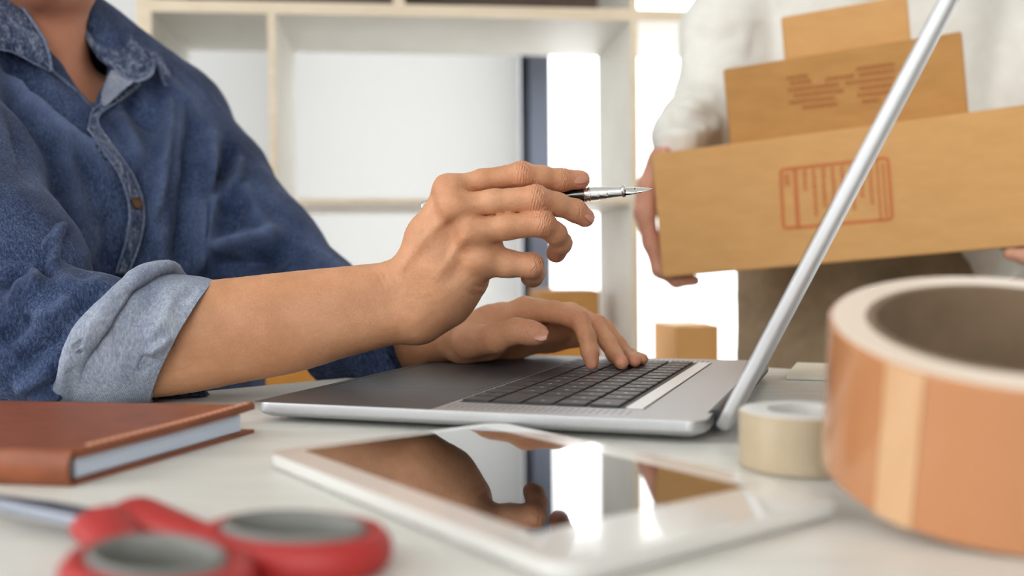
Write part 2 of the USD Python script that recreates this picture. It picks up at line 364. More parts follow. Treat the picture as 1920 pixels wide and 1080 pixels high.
# ------------------------------------------------------------------ the room
YAW = math.radians(6.5); A_ = np.array([math.cos(YAW), math.sin(YAW), 0]); B_ = np.array([-math.sin(YAW), math.cos(YAW), 0]); Z_ = np.array([0, 0, 1.])
O_ = at(735, 30, 2.05); O_[2] = 0
def S(px, py, b=0.):
    r = ray(px, py); q = CAM + r * ((b - (CAM - O_) @ B_) / (r @ B_)); return float((q - O_) @ A_), float(q[2])
def sb(a0, a1, b0, b1, z0, z1): return place(bx(a0, a1, b0, b1, z0, z1), O_, A_, B_, Z_)
WB = .75                                    # the window wall stands this far behind the shelf's front
room = Polygon([(-2.4, -2.6), (3.4, -2.6), (3.4, 3.28), (-2.4, 2.62)])
def lay(poly, z0, z1): m = extrude(poly, z1 - z0); m.apply_translation([0, 0, z0]); return m
struct('floor', lay(room, -.05, 0), 'floor_grey'); struct('ceiling', lay(room, 2.8, 2.88), 'white_plaster')
struct('wall_left', cat_([bx(-2.4, -2.3, -2.6, -.64, 0, 2.8), bx(-2.4, -2.3, .64, 2.66, 0, 2.8), bx(-2.4, -2.3, -.64, .64, 0, .80), bx(-2.4, -2.3, -.64, .64, 2.64, 2.8)]), 'white_plaster')
struct('wall_right', bx(3.3, 3.4, -2.6, 3.24, 0, 2.8), 'white_plaster')
struct('wall_front', cat_([bx(-2.4, 3.4, -2.6, -2.52, 0, .98), bx(-2.4, 3.4, -2.6, -2.52, 2.52, 2.8), bx(-2.4, -1.87, -2.6, -2.52, .98, 2.52), bx(.77, 3.4, -2.6, -2.52, .98, 2.52)]), 'white_plaster')
aL = S(545, 300, WB)[0]; aM0, aM1 = S(975, 300, WB)[0], S(1027, 300, WB)[0]; aR = S(1905, 30, WB)[0]
struct('trim_4', sb(aL - .02, aL, WB - .0, WB + .09, 0, 2.8), 'white_plaster')
wn = 0
def window(a0, a1, z0=.02, z1=2.75, transom=None, blind=None):
    global wn; wn += 1; w = thing(f'window_{wn}', None, None); tag(w, kind='structure')
    obj('window_frame', cat_([sb(a0, a1, WB, WB + .08, z0, z0 + .05), sb(a0, a1, WB, WB + .08, z1 - .05, z1)]), 'steel_frame', w, False)
    obj('pane', sb(a0 + .01, a1 - .01, WB + .035, WB + .045, z0 + .05, z1 - .05), 'pane_glass', w, False)
    if blind: obj('roller_blind', sb(a0 + .01, a1 - .01, WB - .06, WB - .055, .1, z1 - .03), blind, w, False)
window(-2.1, aL - .02, blind='backlit_wall_cloth'); window(aL, aM0, blind='blind_cloth'); window(aM1, aR); window(aR + .06, aR + 1.62)  # the first replaces plain wall with backlit cloth, added to brighten that side
q = (aM1 - aM0)
struct('trim_1', sb(aM0, aM0 + q * .3, WB - .03, WB + .09, 0, 2.8), 'navy_frame')
struct('trim_2', sb(aM0 + q * .3, aM1, WB - .05, WB + .09, 0, 2.8), 'steel_frame')
struct('trim_3', sb(aR, aR + .06, WB - .03, WB + .09, 0, 2.8), 'steel_frame')

# ------------------------------------------------------------------ the open shelf
SD = .36
xl0, xl1 = S(256, 60)[0], S(284, 60)[0]; xr0, xr1 = S(1184, 300)[0], S(1197, 300)[0]
zt1 = (S(300, 1)[1] + S(1150, 14)[1]) / 2; zt0 = (S(300, 17)[1] + S(1150, 42)[1]) / 2
zm1 = (S(520, 371)[1] + S(780, 374)[1]) / 2; zm0 = (S(520, 382)[1] + S(780, 384)[1]) / 2
xd0, xd1 = S(504, 200)[0], S(518, 200)[0]; xe0, xe1 = S(737, 5)[0], S(759, 5)[0]
t = thing_at('open_shelf', 'tall pale birch open shelf with empty square bays in front of the bright window', 'shelf', O_ + A_ * xl0)
zt = zt1 + .42; xbay = xr1 + .75; zb = .50
def board(name, a0_, a1_, z0_, z1_):
    b_ = obj(name, sb(a0_, a1_, .0015, SD, z0_, z1_), 'shelf_white', t, False); obj('edging', sb(a0_, a1_, 0, .0016, z0_, z1_), 'birch', b_, False)
for a0_, a1_ in ((xl0, xl1), (xr0, xr1), (xbay, xbay + .018)): board('side_panel', a0_, a1_, 0, zt)
for a0_, a1_, z0_, z1_ in ((xl1, xr0, zt0, zt1), (xl1, xr0, zm0, zm1), (xl1, xr0, zb - .018, zb), (xl1, xr0, .06, .078), (xl0, xbay + .018, zt, zt + .018), (xr1, xbay, zt0, zt1), (xr1, xbay, zb - .018, zb)): board('shelf_board', a0_, a1_, z0_, z1_)
board('divider', xd0, xd1, zm1, zt0); board('divider', xe0, xe1, zt1, zt)
obj('back_panel', sb(xl1, xr0, SD - .012, SD - .004, zt1, zt), 'dark_board', t, False, label='dark brown back panel closing the upper bays')

# ------------------------------------------------------------------ cartons on the shelf
def carton(name, label, base, X, Y, w, d, h, m='cardboard', group=None, tape=True, tilt=None):
    """a closed carton: front at the base line, X along the front, Y to the back"""
    Z = np.cross(X, Y); t = thing_at(name, label, 'box', base, group)
    b = rbox(w, d, h, .0035); obj('carton_body', place(b, base, X, Y, Z), m, t, 30)
    if tape: obj('packing_tape', place(bx(-.0005, w + .0005, d / 2 - .024, d / 2 + .024, h - .001, h + .0006), base, X, Y, Z), 'tape_edge', t, False)
    fl = [place(bx(.004, w - .004, d / 2 - .0008, d / 2 + .0008, h - .001, h + .0004), base, X, Y, Z)]
    obj('flap_seam', cat_(fl), 'dark_cardboard', t, False)
    return t
def shelf_carton(name, label, px0, px1, py, b, depth, m, z=zb):
    a0, zt_ = S(px0, py, b); a1, _ = S(px1, py, b); base = O_ + A_ * a0 + B_ * b + Z_ * z
    return carton(name, label, base, A_, B_, a1 - a0, depth, zt_ - z, m)
shelf_carton('cardboard_box', 'brown cardboard box standing upright on the low shelf behind the typing hand', 1013, 1124, 545, .13, .2, 'dark_cardboard')
shelf_carton('cardboard_box', 'long low orange cardboard box lying on the low shelf, seen under the forearms', 440, 1108, 648, .008, .1, 'orange_cardboard')
t = shelf_carton('cardboard_box', 'small tan cardboard box on the low shelf beside the standing person\'s leg', 1266, 1350, 610, .06, .2, 'cardboard')

# ------------------------------------------------------------------ the table
ZT = .75
K = np.array([.06, .945]); e1 = np.array([-.7615, -.648]); e2 = np.array([.80, -.60])
top = Polygon([K, K + e2 * 1.25, K + e2 * 1.25 + np.array([-.55, -1.0]), [-.35, -.12], K + e1 * 1.10]).buffer(-.02).buffer(.02)
t = thing_at('table', 'white laminate table top spread with the laptop, tablet, notebook and tapes', 'table', (.2, .35, 0))
m = extrude(top.buffer(-.001), .03); m.apply_translation([0, 0, ZT - .03]); obj('table_top', m, 'table_laminate', t, 30)
m = extrude(top.difference(top.buffer(-.0025)), .028); m.apply_translation([0, 0, ZT - .029]); obj('edge_band', m, 'birch', t, 30)
for x, y in ((-.05, .72), (.72, .42), (-.35, .35), (.30, -.15)):
    obj('leg', tube([(x, y, 0), (x, y, ZT - .03)], .022, 14), 'steel_frame', t, 40)

# ------------------------------------------------------------------ laptop
ZL = ZT + .012
LA = on_plane(484, 750, ZL); LB = on_plane(1322, 796, ZL); LD = .2600; LM_ = (LA + LB) / 2; LU = np.array([math.cos(-.345), math.sin(-.345), 0]); LA = LM_ - LU * LD / 2; LV = np.array([-LU[1], LU[0], 0]); LW = .318
lap = thing_at('laptop', 'open silver laptop with black keys and a dark palm-rest film on the white table', 'laptop', (*LA[:2], ZT))
def L(m): return place(m, np.array([LA[0], LA[1], ZT]), LU, LV, Z_)
obj('base', L(slab(LD, LW, .011, [(.014, .0028), (.006, .0034), (.0015, .0052), (.0002, .0064), (0, .0072), (0, .0114), (.0004, .0119), (.001, .012)], 8)), 'aluminium', lap, 40)
for u in (.03, LD - .03):
    for v in (.04, LW - .04):
        m = lathe([(.0002, 0), (.006, 0), (.0065, .0008), (.006, .0035), (.0002, .0035)], 20); m.apply_translation([u, v, 0]); obj('foot', L(m), 'rubber_black', lap, 40)
H = .0120
ku, kv, pu = .1175, .0335, .0188; pv = (LW - 2 * kv) / 14.5
pad = sbox(.008, .0805, .1075, .2545)
film = sbox(.0012, .001, .1125, LW - .001).difference(sbox(.0068, .0795, .1086, .2555))
m = extrude(film, .0003); m.apply_translation([0, 0, H]); obj('palm_rest_film', L(m), 'grey_film', lap, False, label='dark grey protective film on the palm rest')
m = extrude(pad, .00035); m.apply_translation([0, 0, H - .0001]); obj('trackpad', L(m), 'grey_film', lap, False, label='dark grey trackpad with thin seams')
m = extrude(sbox(ku - .0012, kv - .0012, ku + 5 * pu + .0118, LW - kv + .0012), .00012); m.apply_translation([0, 0, H]); obj('keyboard_well', L(m), 'well_black', lap, False)
m = slab(.0098, LW - 2 * kv, .001, [(0, 0), (0, .0004), (.0003, .0006)], 2); m.apply_translation([ku + 5 * pu + .0012, kv, H]); obj('touch_strip', L(m), 'strip_reflection_paint', lap, 30, label='touch strip above the keys with a painted white reflection')  # dark glass strip coloured white, as if it mirrored the window
rows = [[1, ('h', 1), 1, 1, 1.25, 5, 1.25, 1, 1, 1], [2.25] + [1] * 10 + [2.25], [1.75] + [1] * 11 + [1.75], [1] + [1] * 12 + [1.5], [1.5] + [1] * 13]
def key(u0, v0, du, dv):
    m = slab(du, dv, .0012, [(0, .0001), (0, .0011), (.0004, .0015)], 2); m.apply_translation([u0, v0, H]); return m
g = .0026
for r, row in enumerate(rows):
    v = kv
    for w in row:
        if isinstance(w, tuple):
            obj('key', L(key(ku + r * pu, v, (pu - g) / 2 - .0004, pv - g)), 'key_black', lap, 30)
            obj('key', L(key(ku + r * pu + (pu - g) / 2 + .0004, v, (pu - g) / 2 - .0004, pv - g)), 'key_black', lap, 30); v += pv; continue
        k = obj('key', L(key(ku + r * pu, v, pu - g, w * pv - g)), 'key_black', lap, 30)
        if w < 2 and r: 
            m = extrude(sbox(-.0011, -.0008, .0011, .0008).difference(sbox(-.0006, -.0004, .0006, .0004)), .00005); m.apply_translation([ku + (r + .45) * pu, v + .45 * pv, H + .00151]); obj('key_legend', L(m), 'key_print', k, False)
        v += w * pv
for v0, v1 in ((.012, .026), (LW - .026, LW - .012)):
    ms = []
    for i in range(26):
        for j in range(5):
            ms.append(bx(ku + i * .004, ku + i * .004 + .0011, v0 + j * .003, v0 + j * .003 + .0011, H, H + .00006))
    obj('speaker_grille', L(cat_(ms)), 'well_black', lap, False, kind='stuff')
obj('hinge', L(tube([(LD + .0005, .03, .0085), (LD + .0005, LW - .03, .0085)], .0052, 16)), 'well_black', lap, 40)
# the lid leans back; its side edge runs from (1318, 800) up to (1770, 0)
h0 = np.array([LA[0], LA[1], ZT]) + LU * (LD + .004) + Z_ * .0085
best = min(np.linspace(.2, .9, 400), key=lambda a: abs(np.interp(0, *(lambda q: (q[::-1, 1], q[::-1, 0]))(pix([h0 + (math.sin(a) * LU + math.cos(a) * Z_) * s for s in np.linspace(0, .45, 60)]))) - 1762))
LN = math.sin(best) * LU + math.cos(best) * Z_; LO = np.cross(LV, LN)           # LO: outward through the lid's back
LH = .262
if LO @ LU < 0: LO = -LO
V2 = np.array([math.sin(.312), math.cos(.312), 0]); V2 -= LN * (V2 @ LN); V2 /= np.linalg.norm(V2)
def lid(m): return place(m, h0, V2, LN, np.cross(V2, LN))
sgn = 1 if np.cross(LV, LN) @ LO > 0 else -1
def lz(a, b): return sorted((sgn * a, sgn * b))
lv = [(.0006, 0), (0, .0007), (0, .0042), (.0008, .0058), (.0028, .0070), (.006, .0074)]
lm = loft([np.c_[rrect(LW - 2 * i, LH - 2 * i, .011 - i, 8) + i, np.full(36, sgn * z)] for i, z in lv]); obj('lid', lid(lm), 'aluminium', lap, 40)
z0, z1 = lz(-.0006, .0002); m = extrude(affinity.translate(Polygon(rrect(LW - .003, LH - .003, .0095, 6)), .0015, .0015), z1 - z0); m.apply_translation([0, 0, z0]); scr = obj('screen_glass', lid(m), 'glass_black', lap, 30, label='black glass display facing the seated person')
m = extrude(sbox(.012, .02, LW - .012, LH - .012), .0002); m.apply_translation([0, 0, min(-sgn * .0008, -sgn * .0006)]); obj('display', lid(m), 'glass_black', scr, False)

# ------------------------------------------------------------------ tablet
tA = on_plane(497, 846, ZT + .007); th = math.radians(-54); TL = np.array([math.cos(th), math.sin(th), 0]); TW = np.array([-TL[1], TL[0], 0])
tab = thing_at('tablet', 'white tablet lying face up on the table, its dark glass mirroring the window', 'tablet', (*tA[:2], ZT))
def TB(m): return place(m, np.array([*tA[:2], ZT]), TL, TW, Z_)
tl, tw = .211, .1285
obj('shell', TB(slab(tl, tw, .010, [(.004, 0), (.0015, .0006), (.0003, .0022), (0, .0040), (0, .0060)], 8)), 'gloss_white', tab, 40)
f_ = Polygon(rrect(tl, tw, .010, 8)); win = affinity.translate(sbox(0, 0, .171, .099), .0085, .0145)
m = extrude(f_.buffer(-.0003).difference(win), .0010); m.apply_translation([0, 0, .0060]); obj('bezel', TB(m), 'gloss_white', tab, 30, label='white glossy bezel around the screen')
m = extrude(win, .00095); m.apply_translation([0, 0, .0060]); obj('screen', TB(m), 'glass_black', tab, False, label='switched-off black screen')
m = lathe([(.0046, .0070), (.0052, .0070), (.0052, .00715), (.0046, .00715)], 32); m.apply_translation([.1955, tw / 2, 0]); obj('home_button', TB(m), 'matte_silver', tab, 40)

# ------------------------------------------------------------------ notebook
nN = on_plane(141, 907, ZT); na, nb = math.radians(72), math.radians(170); NE = np.array([math.cos(na), math.sin(na), 0]); NS = np.array([math.cos(nb), math.sin(nb), 0])
nl, nw = .124, .19; N0 = np.array([*nN[:2], ZT])
book = thing_at('notebook', 'brown leather-bound notebook with white pages and stitched edges lying closed on the table', 'notebook', N0)
def NP(e, s, z): return N0 + NE * e + NS * s + Z_ * z
def plate(e0, e1, s0, s1, z0, z1, bow=0, ne=14, ns=12, rnd=.0):
    G = np.array([[NP(e0 + (e1 - e0) * i / ne, s0 + (s1 - s0) * j / ns, z1 + bow * (i / ne) ** 3) for j in range(ns + 1)] for i in range(ne + 1)])
    return sheet(G, z1 - z0)
obj('cover', plate(-.003, nl + .004, -.003, nw, .0112, .0136, .0016), 'leather', book, 40, label='upper leather cover with a raised stitched rim')
obj('cover', plate(-.003, nl + .003, -.003, nw, .0002, .0020), 'leather', book, 40)
# rounded spine along the near side
a = np.linspace(-math.pi / 2, math.pi / 2, 11)
G = np.array([[NP(-.0025 - .0042 * math.cos(x), s, .0070 + .0066 * math.sin(x)) for x in a] for s in np.linspace(-.003, nw, 12)]); obj('spine', sheet(G, .0016), 'leather', book, 40)
pg = obj('page_block', cat_([plate(.001, nl - .004, .0005, nw - .004, .0022, .0110)]), 'page_white', book, 30)
obj('page_edges', cat_([plate(.002, nl - .005, -.0001, .0006, .0026 + k * .0012, .0029 + k * .0012, ns=1) for k in range(7)]), 'page_white', pg, False, kind='stuff')
obj('rim', tube([NP(e, -.0022, .0140 + .0016 * max(0, e / nl) ** 3) for e in np.linspace(0, nl + .003, 30)], .0014, 8), 'leather', book, 40)
for k in range(26):
    e = .004 + k * .0046; m = tube([NP(e, -.0026, .0154 + .0016 * (e / nl) ** 3), NP(e + .0028, -.0026, .0155 + .0016 * (e / nl) ** 3)], .0009, 6); obj('stitch', m, 'leather_seam', book, 40)

# ------------------------------------------------------------------ scissors
sc = thing_at('scissors', 'red-handled scissors with grey-lined loops lying in the near foreground', 'scissors', (*on_plane(300, 1000)[:2], ZT))
def sp(x, y, z=.0065): return on_plane(x, y, ZT + z)
def loop(cx, cy, rx, ry, ang, z, k=48):
    t_ = np.linspace(0, 2 * math.pi, k + 1)[:-1]; c, s = math.cos(ang), math.sin(ang)
    return np.array([(cx + rx * math.cos(x) * c - ry * math.sin(x) * s, cy + rx * math.cos(x) * s + ry * math.sin(x) * c, z) for x in t_])
def ring(cx, cy, rx, ry, ang, z, r, flat): 
    p = loop(cx, cy, rx, ry, ang, z); n = len(p); rings = []
    for i in range(n):
        t_ = p[(i + 1) % n] - p[i - 1]; t_ /= np.linalg.norm(t_); s = np.cross(t_, Z_); a_ = np.arange(12) * math.pi / 6
        rings.append(p[i] + r * (np.cos(a_)[:, None] * s + flat * np.sin(a_)[:, None] * Z_))
    rings.append(rings[0]); return loft(rings, cap=False)
piv = np.array([-.139, .3145]); c2 = np.array([-.0655, .2835]); c1 = np.array([-.0960, .2555])
an2 = math.radians(-22); an1 = math.radians(-38)
def arm(p0, p1, r0, r1, z=ZT + .0072, bend=(0, 0)):
    t_ = np.linspace(0, 1, 14); P_ = [(*(p0 + (p1 - p0) * x + np.array(bend) * math.sin(math.pi * x)), z) for x in t_]
    return tube(P_, [r0 + (r1 - r0) * x for x in t_], 16, flat=.62)
for c_, an_, q0, q1 in ((c2, an2, piv + [.0135, -.0005], c2 + [-.026, .004]), (c1, an1, piv + [.009, -.0105], c1 + [-.016, .017])):
    h1 = obj('handle', cat_([ring(*c_, .0262, .0178, an_, ZT + .0062, .0048, 1.25), arm(q0, q1, .0108, .0056, ZT + .0072)]), 'red_plastic', sc, 50)
    obj('loop_lining', ring(*c_, .0222, .0138, an_, ZT + .0072, .0022, 2.75), 'grey_rubber', h1, 50, label='grey rubber lining of the finger loop')
tip = np.array([-.218, .358]); d_ = (tip - piv) / np.linalg.norm(tip - piv); n_ = np.array([-d_[1], d_[0]])
def blade(sg, z): 
    m = extrude(Polygon([piv + n_ * .006 * sg - d_ * .012, piv - n_ * .004 * sg - d_ * .012, piv - n_ * .002 * sg + d_ * .03, tip + n_ * .0005 * sg, piv + n_ * .0065 * sg + d_ * .03]), .0012); m.apply_translation([0, 0, ZT + z]); return m
obj('blade', blade(1, .0055), 'blade_steel', sc, False); obj('blade', blade(-1, .0068), 'blade_steel', sc, False)
m = lathe([(.0002, 0), (.0034, 0), (.0034, .0012), (.0028, .0018), (.0002, .0018)], 24); m.apply_translation([*piv, ZT + .008]); obj('pivot_screw', m, 'blade_steel', sc, 40)

# ------------------------------------------------------------------ packing tapes
def tape_roll(name, label, base, axis, ro, ri, w, m_tape, m_edge, m_core, core=.003):
    t = thing_at(name, label, 'tape', base); Zx = np.array(axis, float); Zx /= np.linalg.norm(Zx); X = np.cross([0, 1, 0], Zx); X /= np.linalg.norm(X); Y = np.cross(Zx, X)
    P_ = lambda m: place(m, np.array(base), X, Y, Zx)
    obj('tape_winding', P_(lathe([(ri + core, .0004), (ro - .0006, .0004), (ro, .001), (ro, w - .001), (ro - .0006, w - .0004), (ri + core, w - .0004)], 128)), m_tape, t, 40)
    obj('tape_edge', P_(lathe([(ri + core + .0002, w - .0006), (ro - .001, w - .0006), (ro - .0012, w - .0001), (ri + core + .0002, w - .0001)], 128)), m_edge, t, 40)
    obj('core', P_(lathe([(ri, 0), (ri + core, 0), (ri + core, w), (ri, w)], 128)), m_core, t, 40)
    return t
tlt, tla = .2847, -.1149; TN = np.array([math.sin(tlt) * math.sin(tla), -math.sin(tlt) * math.cos(tla), math.cos(tlt)])
RO = .0567; tc = np.array([.16697, .33476, .76592])
big_tape = tape_roll('tape_roll', 'large tan packing tape roll, tilted, at the right edge of the table', tc, TN, RO, .0415, .0537, 'tan_tape', 'tape_edge', 'kraft_core')
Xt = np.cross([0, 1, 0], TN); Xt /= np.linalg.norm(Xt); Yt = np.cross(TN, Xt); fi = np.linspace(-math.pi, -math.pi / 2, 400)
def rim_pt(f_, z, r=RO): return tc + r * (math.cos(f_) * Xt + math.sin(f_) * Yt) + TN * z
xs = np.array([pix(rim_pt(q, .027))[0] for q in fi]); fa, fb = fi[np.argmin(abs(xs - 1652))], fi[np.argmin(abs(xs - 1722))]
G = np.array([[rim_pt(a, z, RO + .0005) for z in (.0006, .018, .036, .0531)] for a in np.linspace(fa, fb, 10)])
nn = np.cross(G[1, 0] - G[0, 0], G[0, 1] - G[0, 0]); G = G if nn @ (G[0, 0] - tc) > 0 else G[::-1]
obj('painted_glint', sheet(G, .0004), 'tape_glint_paint', big_tape, 40, label='painted highlight stripe on the side of the tape')  # thin paler patch that paints a bright highlight stripe onto the roll
bt = tape_roll('tape_roll', 'small beige tape roll lying flat behind the tablet corner', (.1272, .4185, ZT), (0, 0, 1), .028, .016, .0250, 'beige_tape', 'tape_top', 'tape_top')
c = on_plane(1335, 723, ZT)
bd = np.array([.93, -.36, 0]); bo = np.array([.209, .735, ZT])
t = thing_at('paper_pad', 'thin cream paper pad lying behind the laptop screen at the far end of the table', 'pad', bo)
obj('page_block', place(rbox(.20, .10, .004, .001), bo, bd, np.array([.36, .93, 0]), Z_), 'cream_board', t, 30)

# ------------------------------------------------------------------ people: shared pieces
def J(x, y, d, r): return at(x, y, d), r * d / F          # a joint at a pixel and depth, its radius in pixels
def chain(f, js, k, squash=None):
    for a, b in zip(js, js[1:]): f.cone(a[0], b[0], a[1], b[1], k, squash)
def flow(f, js, k, n=5):
    from scipy.interpolate import PchipInterpolator
    q = np.array([[*c, r] for c, r in js]); u = np.linspace(0, len(js) - 1, (len(js) - 1) * n + 1); q = PchipInterpolator(np.arange(len(js)), q)(u)
    g = f.like(); chain(g, [(x[:3], x[3]) for x in q], .0008); f.join(g, k)
def off_table(m):
    v = np.array(m.vertices); q = v - LA; k = (q @ LU > .001) & (q @ LU < LD) & (q @ LV > .001) & (q @ LV < LW) & (v[:, 2] < ZT + .0125) & (v[:, 2] > ZT - .02); v[k, 2] = ZT + .0125
    k = shapely.contains_xy(top, v[:, 0], v[:, 1]) & (v[:, 2] > ZT - .05) & (v[:, 2] < ZT + .0012); v[k, 2] = ZT + .0012; m.vertices = v; return m
def blush(prim, m, spots):
    v = np.array(m.vertices); b = np.zeros(len(v))
    for c, r, a in spots: b = np.maximum(b, a * np.exp(-((v - c) ** 2).sum(1) / (r * r)))
    UsdGeom.PrimvarsAPI(prim).CreatePrimvar('blush', Sdf.ValueTypeNames.FloatArray, 'vertex').Set(Vt.FloatArray.FromNumpy(b.astype(np.float32)))
def unite(*ms):
    """one continuous watertight body out of overlapping pieces modelled at different fineness"""
    try:
        o = None
        for m in ms:
            q = manifold3d.Manifold(manifold3d.Mesh(np.asarray(m.vertices, np.float32), np.asarray(m.faces, np.uint32)))
            if q.status() != manifold3d.Error.NoError: raise ValueError(q.status())
            o = q if o is None else o + q
        r = o.to_mesh(); return trimesh.Trimesh(r.vert_properties[:, :3], r.tri_verts, process=False)
    except Exception as e:
        print('unite fell back:', e, [len(m.faces) for m in ms]); return cat_(ms)
def nail(c, along, out, l, w, h=.0012):
    along = np.array(along, float); out = np.array(out, float); along /= np.linalg.norm(along); out -= along * (out @ along); out /= np.linalg.norm(out); s = np.cross(out, along)
    G = np.array([[c + along * (l * (i / 8 - .5)) + s * (w * (j / 8 - .5)) * (1 - .35 * (abs(i / 8 - .5) * 2) ** 3) - out * (1.1 * h * (2 * (j / 8 - .5)) ** 2 + .5 * h * (2 * abs(i / 8 - .5)) ** 3) for j in range(9)] for i in range(9)])
    n = np.cross(G[4, 5] - G[4, 3], G[5, 4] - G[3, 4])
    return sheet(G if n @ out < 0 else G[:, ::-1], .0007)
def creases(m, joints):
    """skin folds over knuckles: joints: (centre, finger direction, outward, half length, depth in m)"""
    v = np.array(m.vertices); n = normals(m); h = np.zeros(len(v))
    for c, t, out, R, dep, rad in joints:
        t = np.array(t, float) / np.linalg.norm(t); q = v - c; s = q @ t; near_ = np.linalg.norm(q - s[:, None] * t, axis=1) < rad
        back = np.clip((n @ (np.array(out, float) / np.linalg.norm(out)) - .05) * 2, 0, 1)
        for k in (-1.1, -.55, 0, .5, 1.0): h -= near_ * back * dep * (1 - .3 * abs(k)) * np.exp(-((s - k * R + .0005 * np.sin(700 * (q[:, 2] + q[:, 1]) + 2 * k)) / .00042) ** 2)
        h += near_ * back * dep * 1.2 * np.exp(-(s / (R * 1.6)) ** 2)
    m.vertices = v + n * h[:, None]; return m
def fine_creases(m, joints):
    for _ in range(2):
        c = m.triangles_center; e = np.linalg.norm(m.triangles[:, 0] - m.triangles[:, 1], axis=1); k = np.zeros(len(c), bool)
        for j in joints: k |= (np.linalg.norm(c - j[0], axis=1) < j[5] * 1.1) & (e > .0004)
        m = m.subdivide(face_index=np.nonzero(k)[0])
    return creases(m, joints)
def head(f, c, face, h=.225, k=.02):
    """skull, jaw, nose, ears: c = centre of the head, face = where it looks"""
    Y = np.array(face, float); Y /= np.linalg.norm(Y); X = np.cross(Y, Z_); X /= np.linalg.norm(X); Z = np.cross(X, Y); B = np.array([X, Y, Z]); s = h / .225
    p = lambda x, y, z: c + s * (x * X + y * Y + z * Z)
    f.ell(p(0, -.012, .030), np.array([.074, .092, .084]) * s, k, B); f.ell(p(0, .018, -.03), np.array([.060, .070, .078]) * s, k, B)
    f.cone(p(-.03, .03, -.08), p(.03, .03, -.08), .024 * s, .024 * s, k); f.ell(p(0, .062, -.088), np.array([.024, .022, .02]) * s, k, B)
    f.cone(p(0, .082, .012), p(0, .100, -.022), .008 * s, .0135 * s, .01); f.ell(p(.011, .092, -.026), np.array([.008, .009, .007]) * s, .005, B); f.ell(p(-.011, .092, -.026), np.array([.008, .009, .007]) * s, .005, B)
    f.cone(p(-.034, .072, .028), p(.034, .072, .028), .009 * s, .009 * s, .014)
    for q in (-1, 1):
        f.ell(p(q * .031, .080, .010), np.array([.015, .010, .010]) * s, .006, B, cut=True); f.ell(p(q * .074, -.004, -.005), np.array([.009, .017, .030]) * s, .006, B)
        f.ell(p(q * .034, .066, -.02), np.array([.022, .016, .02]) * s, .014, B)
    f.cone(p(-.019, .082, -.053), p(.019, .082, -.053), .0062 * s, .0062 * s, .006); f.cone(p(-.016, .080, -.065), p(.016, .080, -.065), .0068 * s, .0068 * s, .006)
    return p, B, s
def head_extras(parent, p, B, s, hair_mat='hair_black', long=False):
    for q in (-1, 1):
        e = trimesh.creation.icosphere(2, .0105 * s); e.apply_translation(p(q * .031, .0665, .008)); obj('eye', e, 'eye_white', parent, True)
        e = trimesh.creation.icosphere(2, .0052 * s); e.apply_translation(p(q * .031, .0728, .007)); obj('iris', e, 'hair_black', parent, True)
        obj('eyebrow', tube([p(q * x, y, z) for x, y, z in ((.012, .087, .030), (.028, .086, .035), (.046, .074, .030))], .0032 * s, 8), 'hair_black', parent, 50)
    obj('lips', tube(spline([p(x, y, z) for x, y, z in ((-.022, .079, -.0585), (-.011, .0875, -.0575), (0, .0885, -.0585), (.011, .0875, -.0575), (.022, .079, -.0585))], 16), .0042 * s, 8), 'lips', parent, 50)
    for q in (-1, 1): obj('eyelid', tube(spline([p(q * x, y, z) for x, y, z in ((.018, .074, .010), (.024, .0775, .0165), (.031, .0785, .018), (.039, .0765, .0155), (.045, .071, .009))], 14), .0030 * s, 8), 'tan_skin', parent, 50)
    c = p(0, 0, 0); f = Field(c - .16, c + .16, .005)
    f.ell(p(0, -.020, .040), np.array([.084, .100, .086]) * s, .01, B); f.cone(p(-.06, -.06, -.03), p(.06, -.06, -.03), .035 * s, .035 * s, .03)
    f.ell(p(0, .075, -.035), np.array([.080, .075, .095]) * s, .012, B, cut=True)
    m = f.mesh(4); rumple(m, .003, 60, 3); obj('hair', m, hair_mat, parent, True)

# ------------------------------------------------------------------ seated person
FD = np.array([.80, -.60, 0]); SDV = np.array([.60, .80, 0])       # the way the chest faces, and towards the left shoulder
NB = at(112, 118, .94); shL = at(312, 222, 1.06); shR = at(-215, 140, .80); elR = at(95, 668, .655); elL = at(604, 596, .92)
pel = NB - Z_ * .52 - FD * .05
me = thing_at('person', 'seated person in a rolled-sleeve blue denim shirt holding a fountain pen over the laptop', 'person', (pel[0], pel[1], 0))

# the right hand: back of the hand to the camera, fingers forward along a pen
h = .0012; js = {}
idx = [J(838, 352, .634, 20), J(905, 338, .634, 20), J(978, 327, .634, 22.5), J(1015, 332, .638, 20), J(1052, 338, .642, 20.5), J(1088, 337, .646, 18)]
mid = [J(850, 385, .626, 22), J(925, 378, .622, 22.5), J(1004, 373, .620, 24.5), J(1045, 383, .628, 21), J(1078, 395, .634, 20.5), J(1097, 408, .637, 18)]
rin = [J(880, 436, .625, 24), J(950, 425, .620, 24), J(1016, 419, .618, 24), J(1042, 438, .626, 20), J(1052, 456, .636, 19.5), J(1043, 474, .650, 18.5)]
pin = [J(900, 490, .632, 28), J(950, 494, .631, 25.5), J(996, 498, .630, 22.5), J(1002, 512, .642, 19), J(999, 519, .654, 18), J(993, 520, .664, 17)]
thb = [J(770, 520, .672, 34), J(840, 470, .686, 30), J(925, 415, .688, 24), J(985, 388, .676, 21), J(1030, 374, .668, 17)]
f = Field(at(180, 720, .60) - [.02, .03, .06], at(1130, 290, .70) + [.015, .03, .015], h)
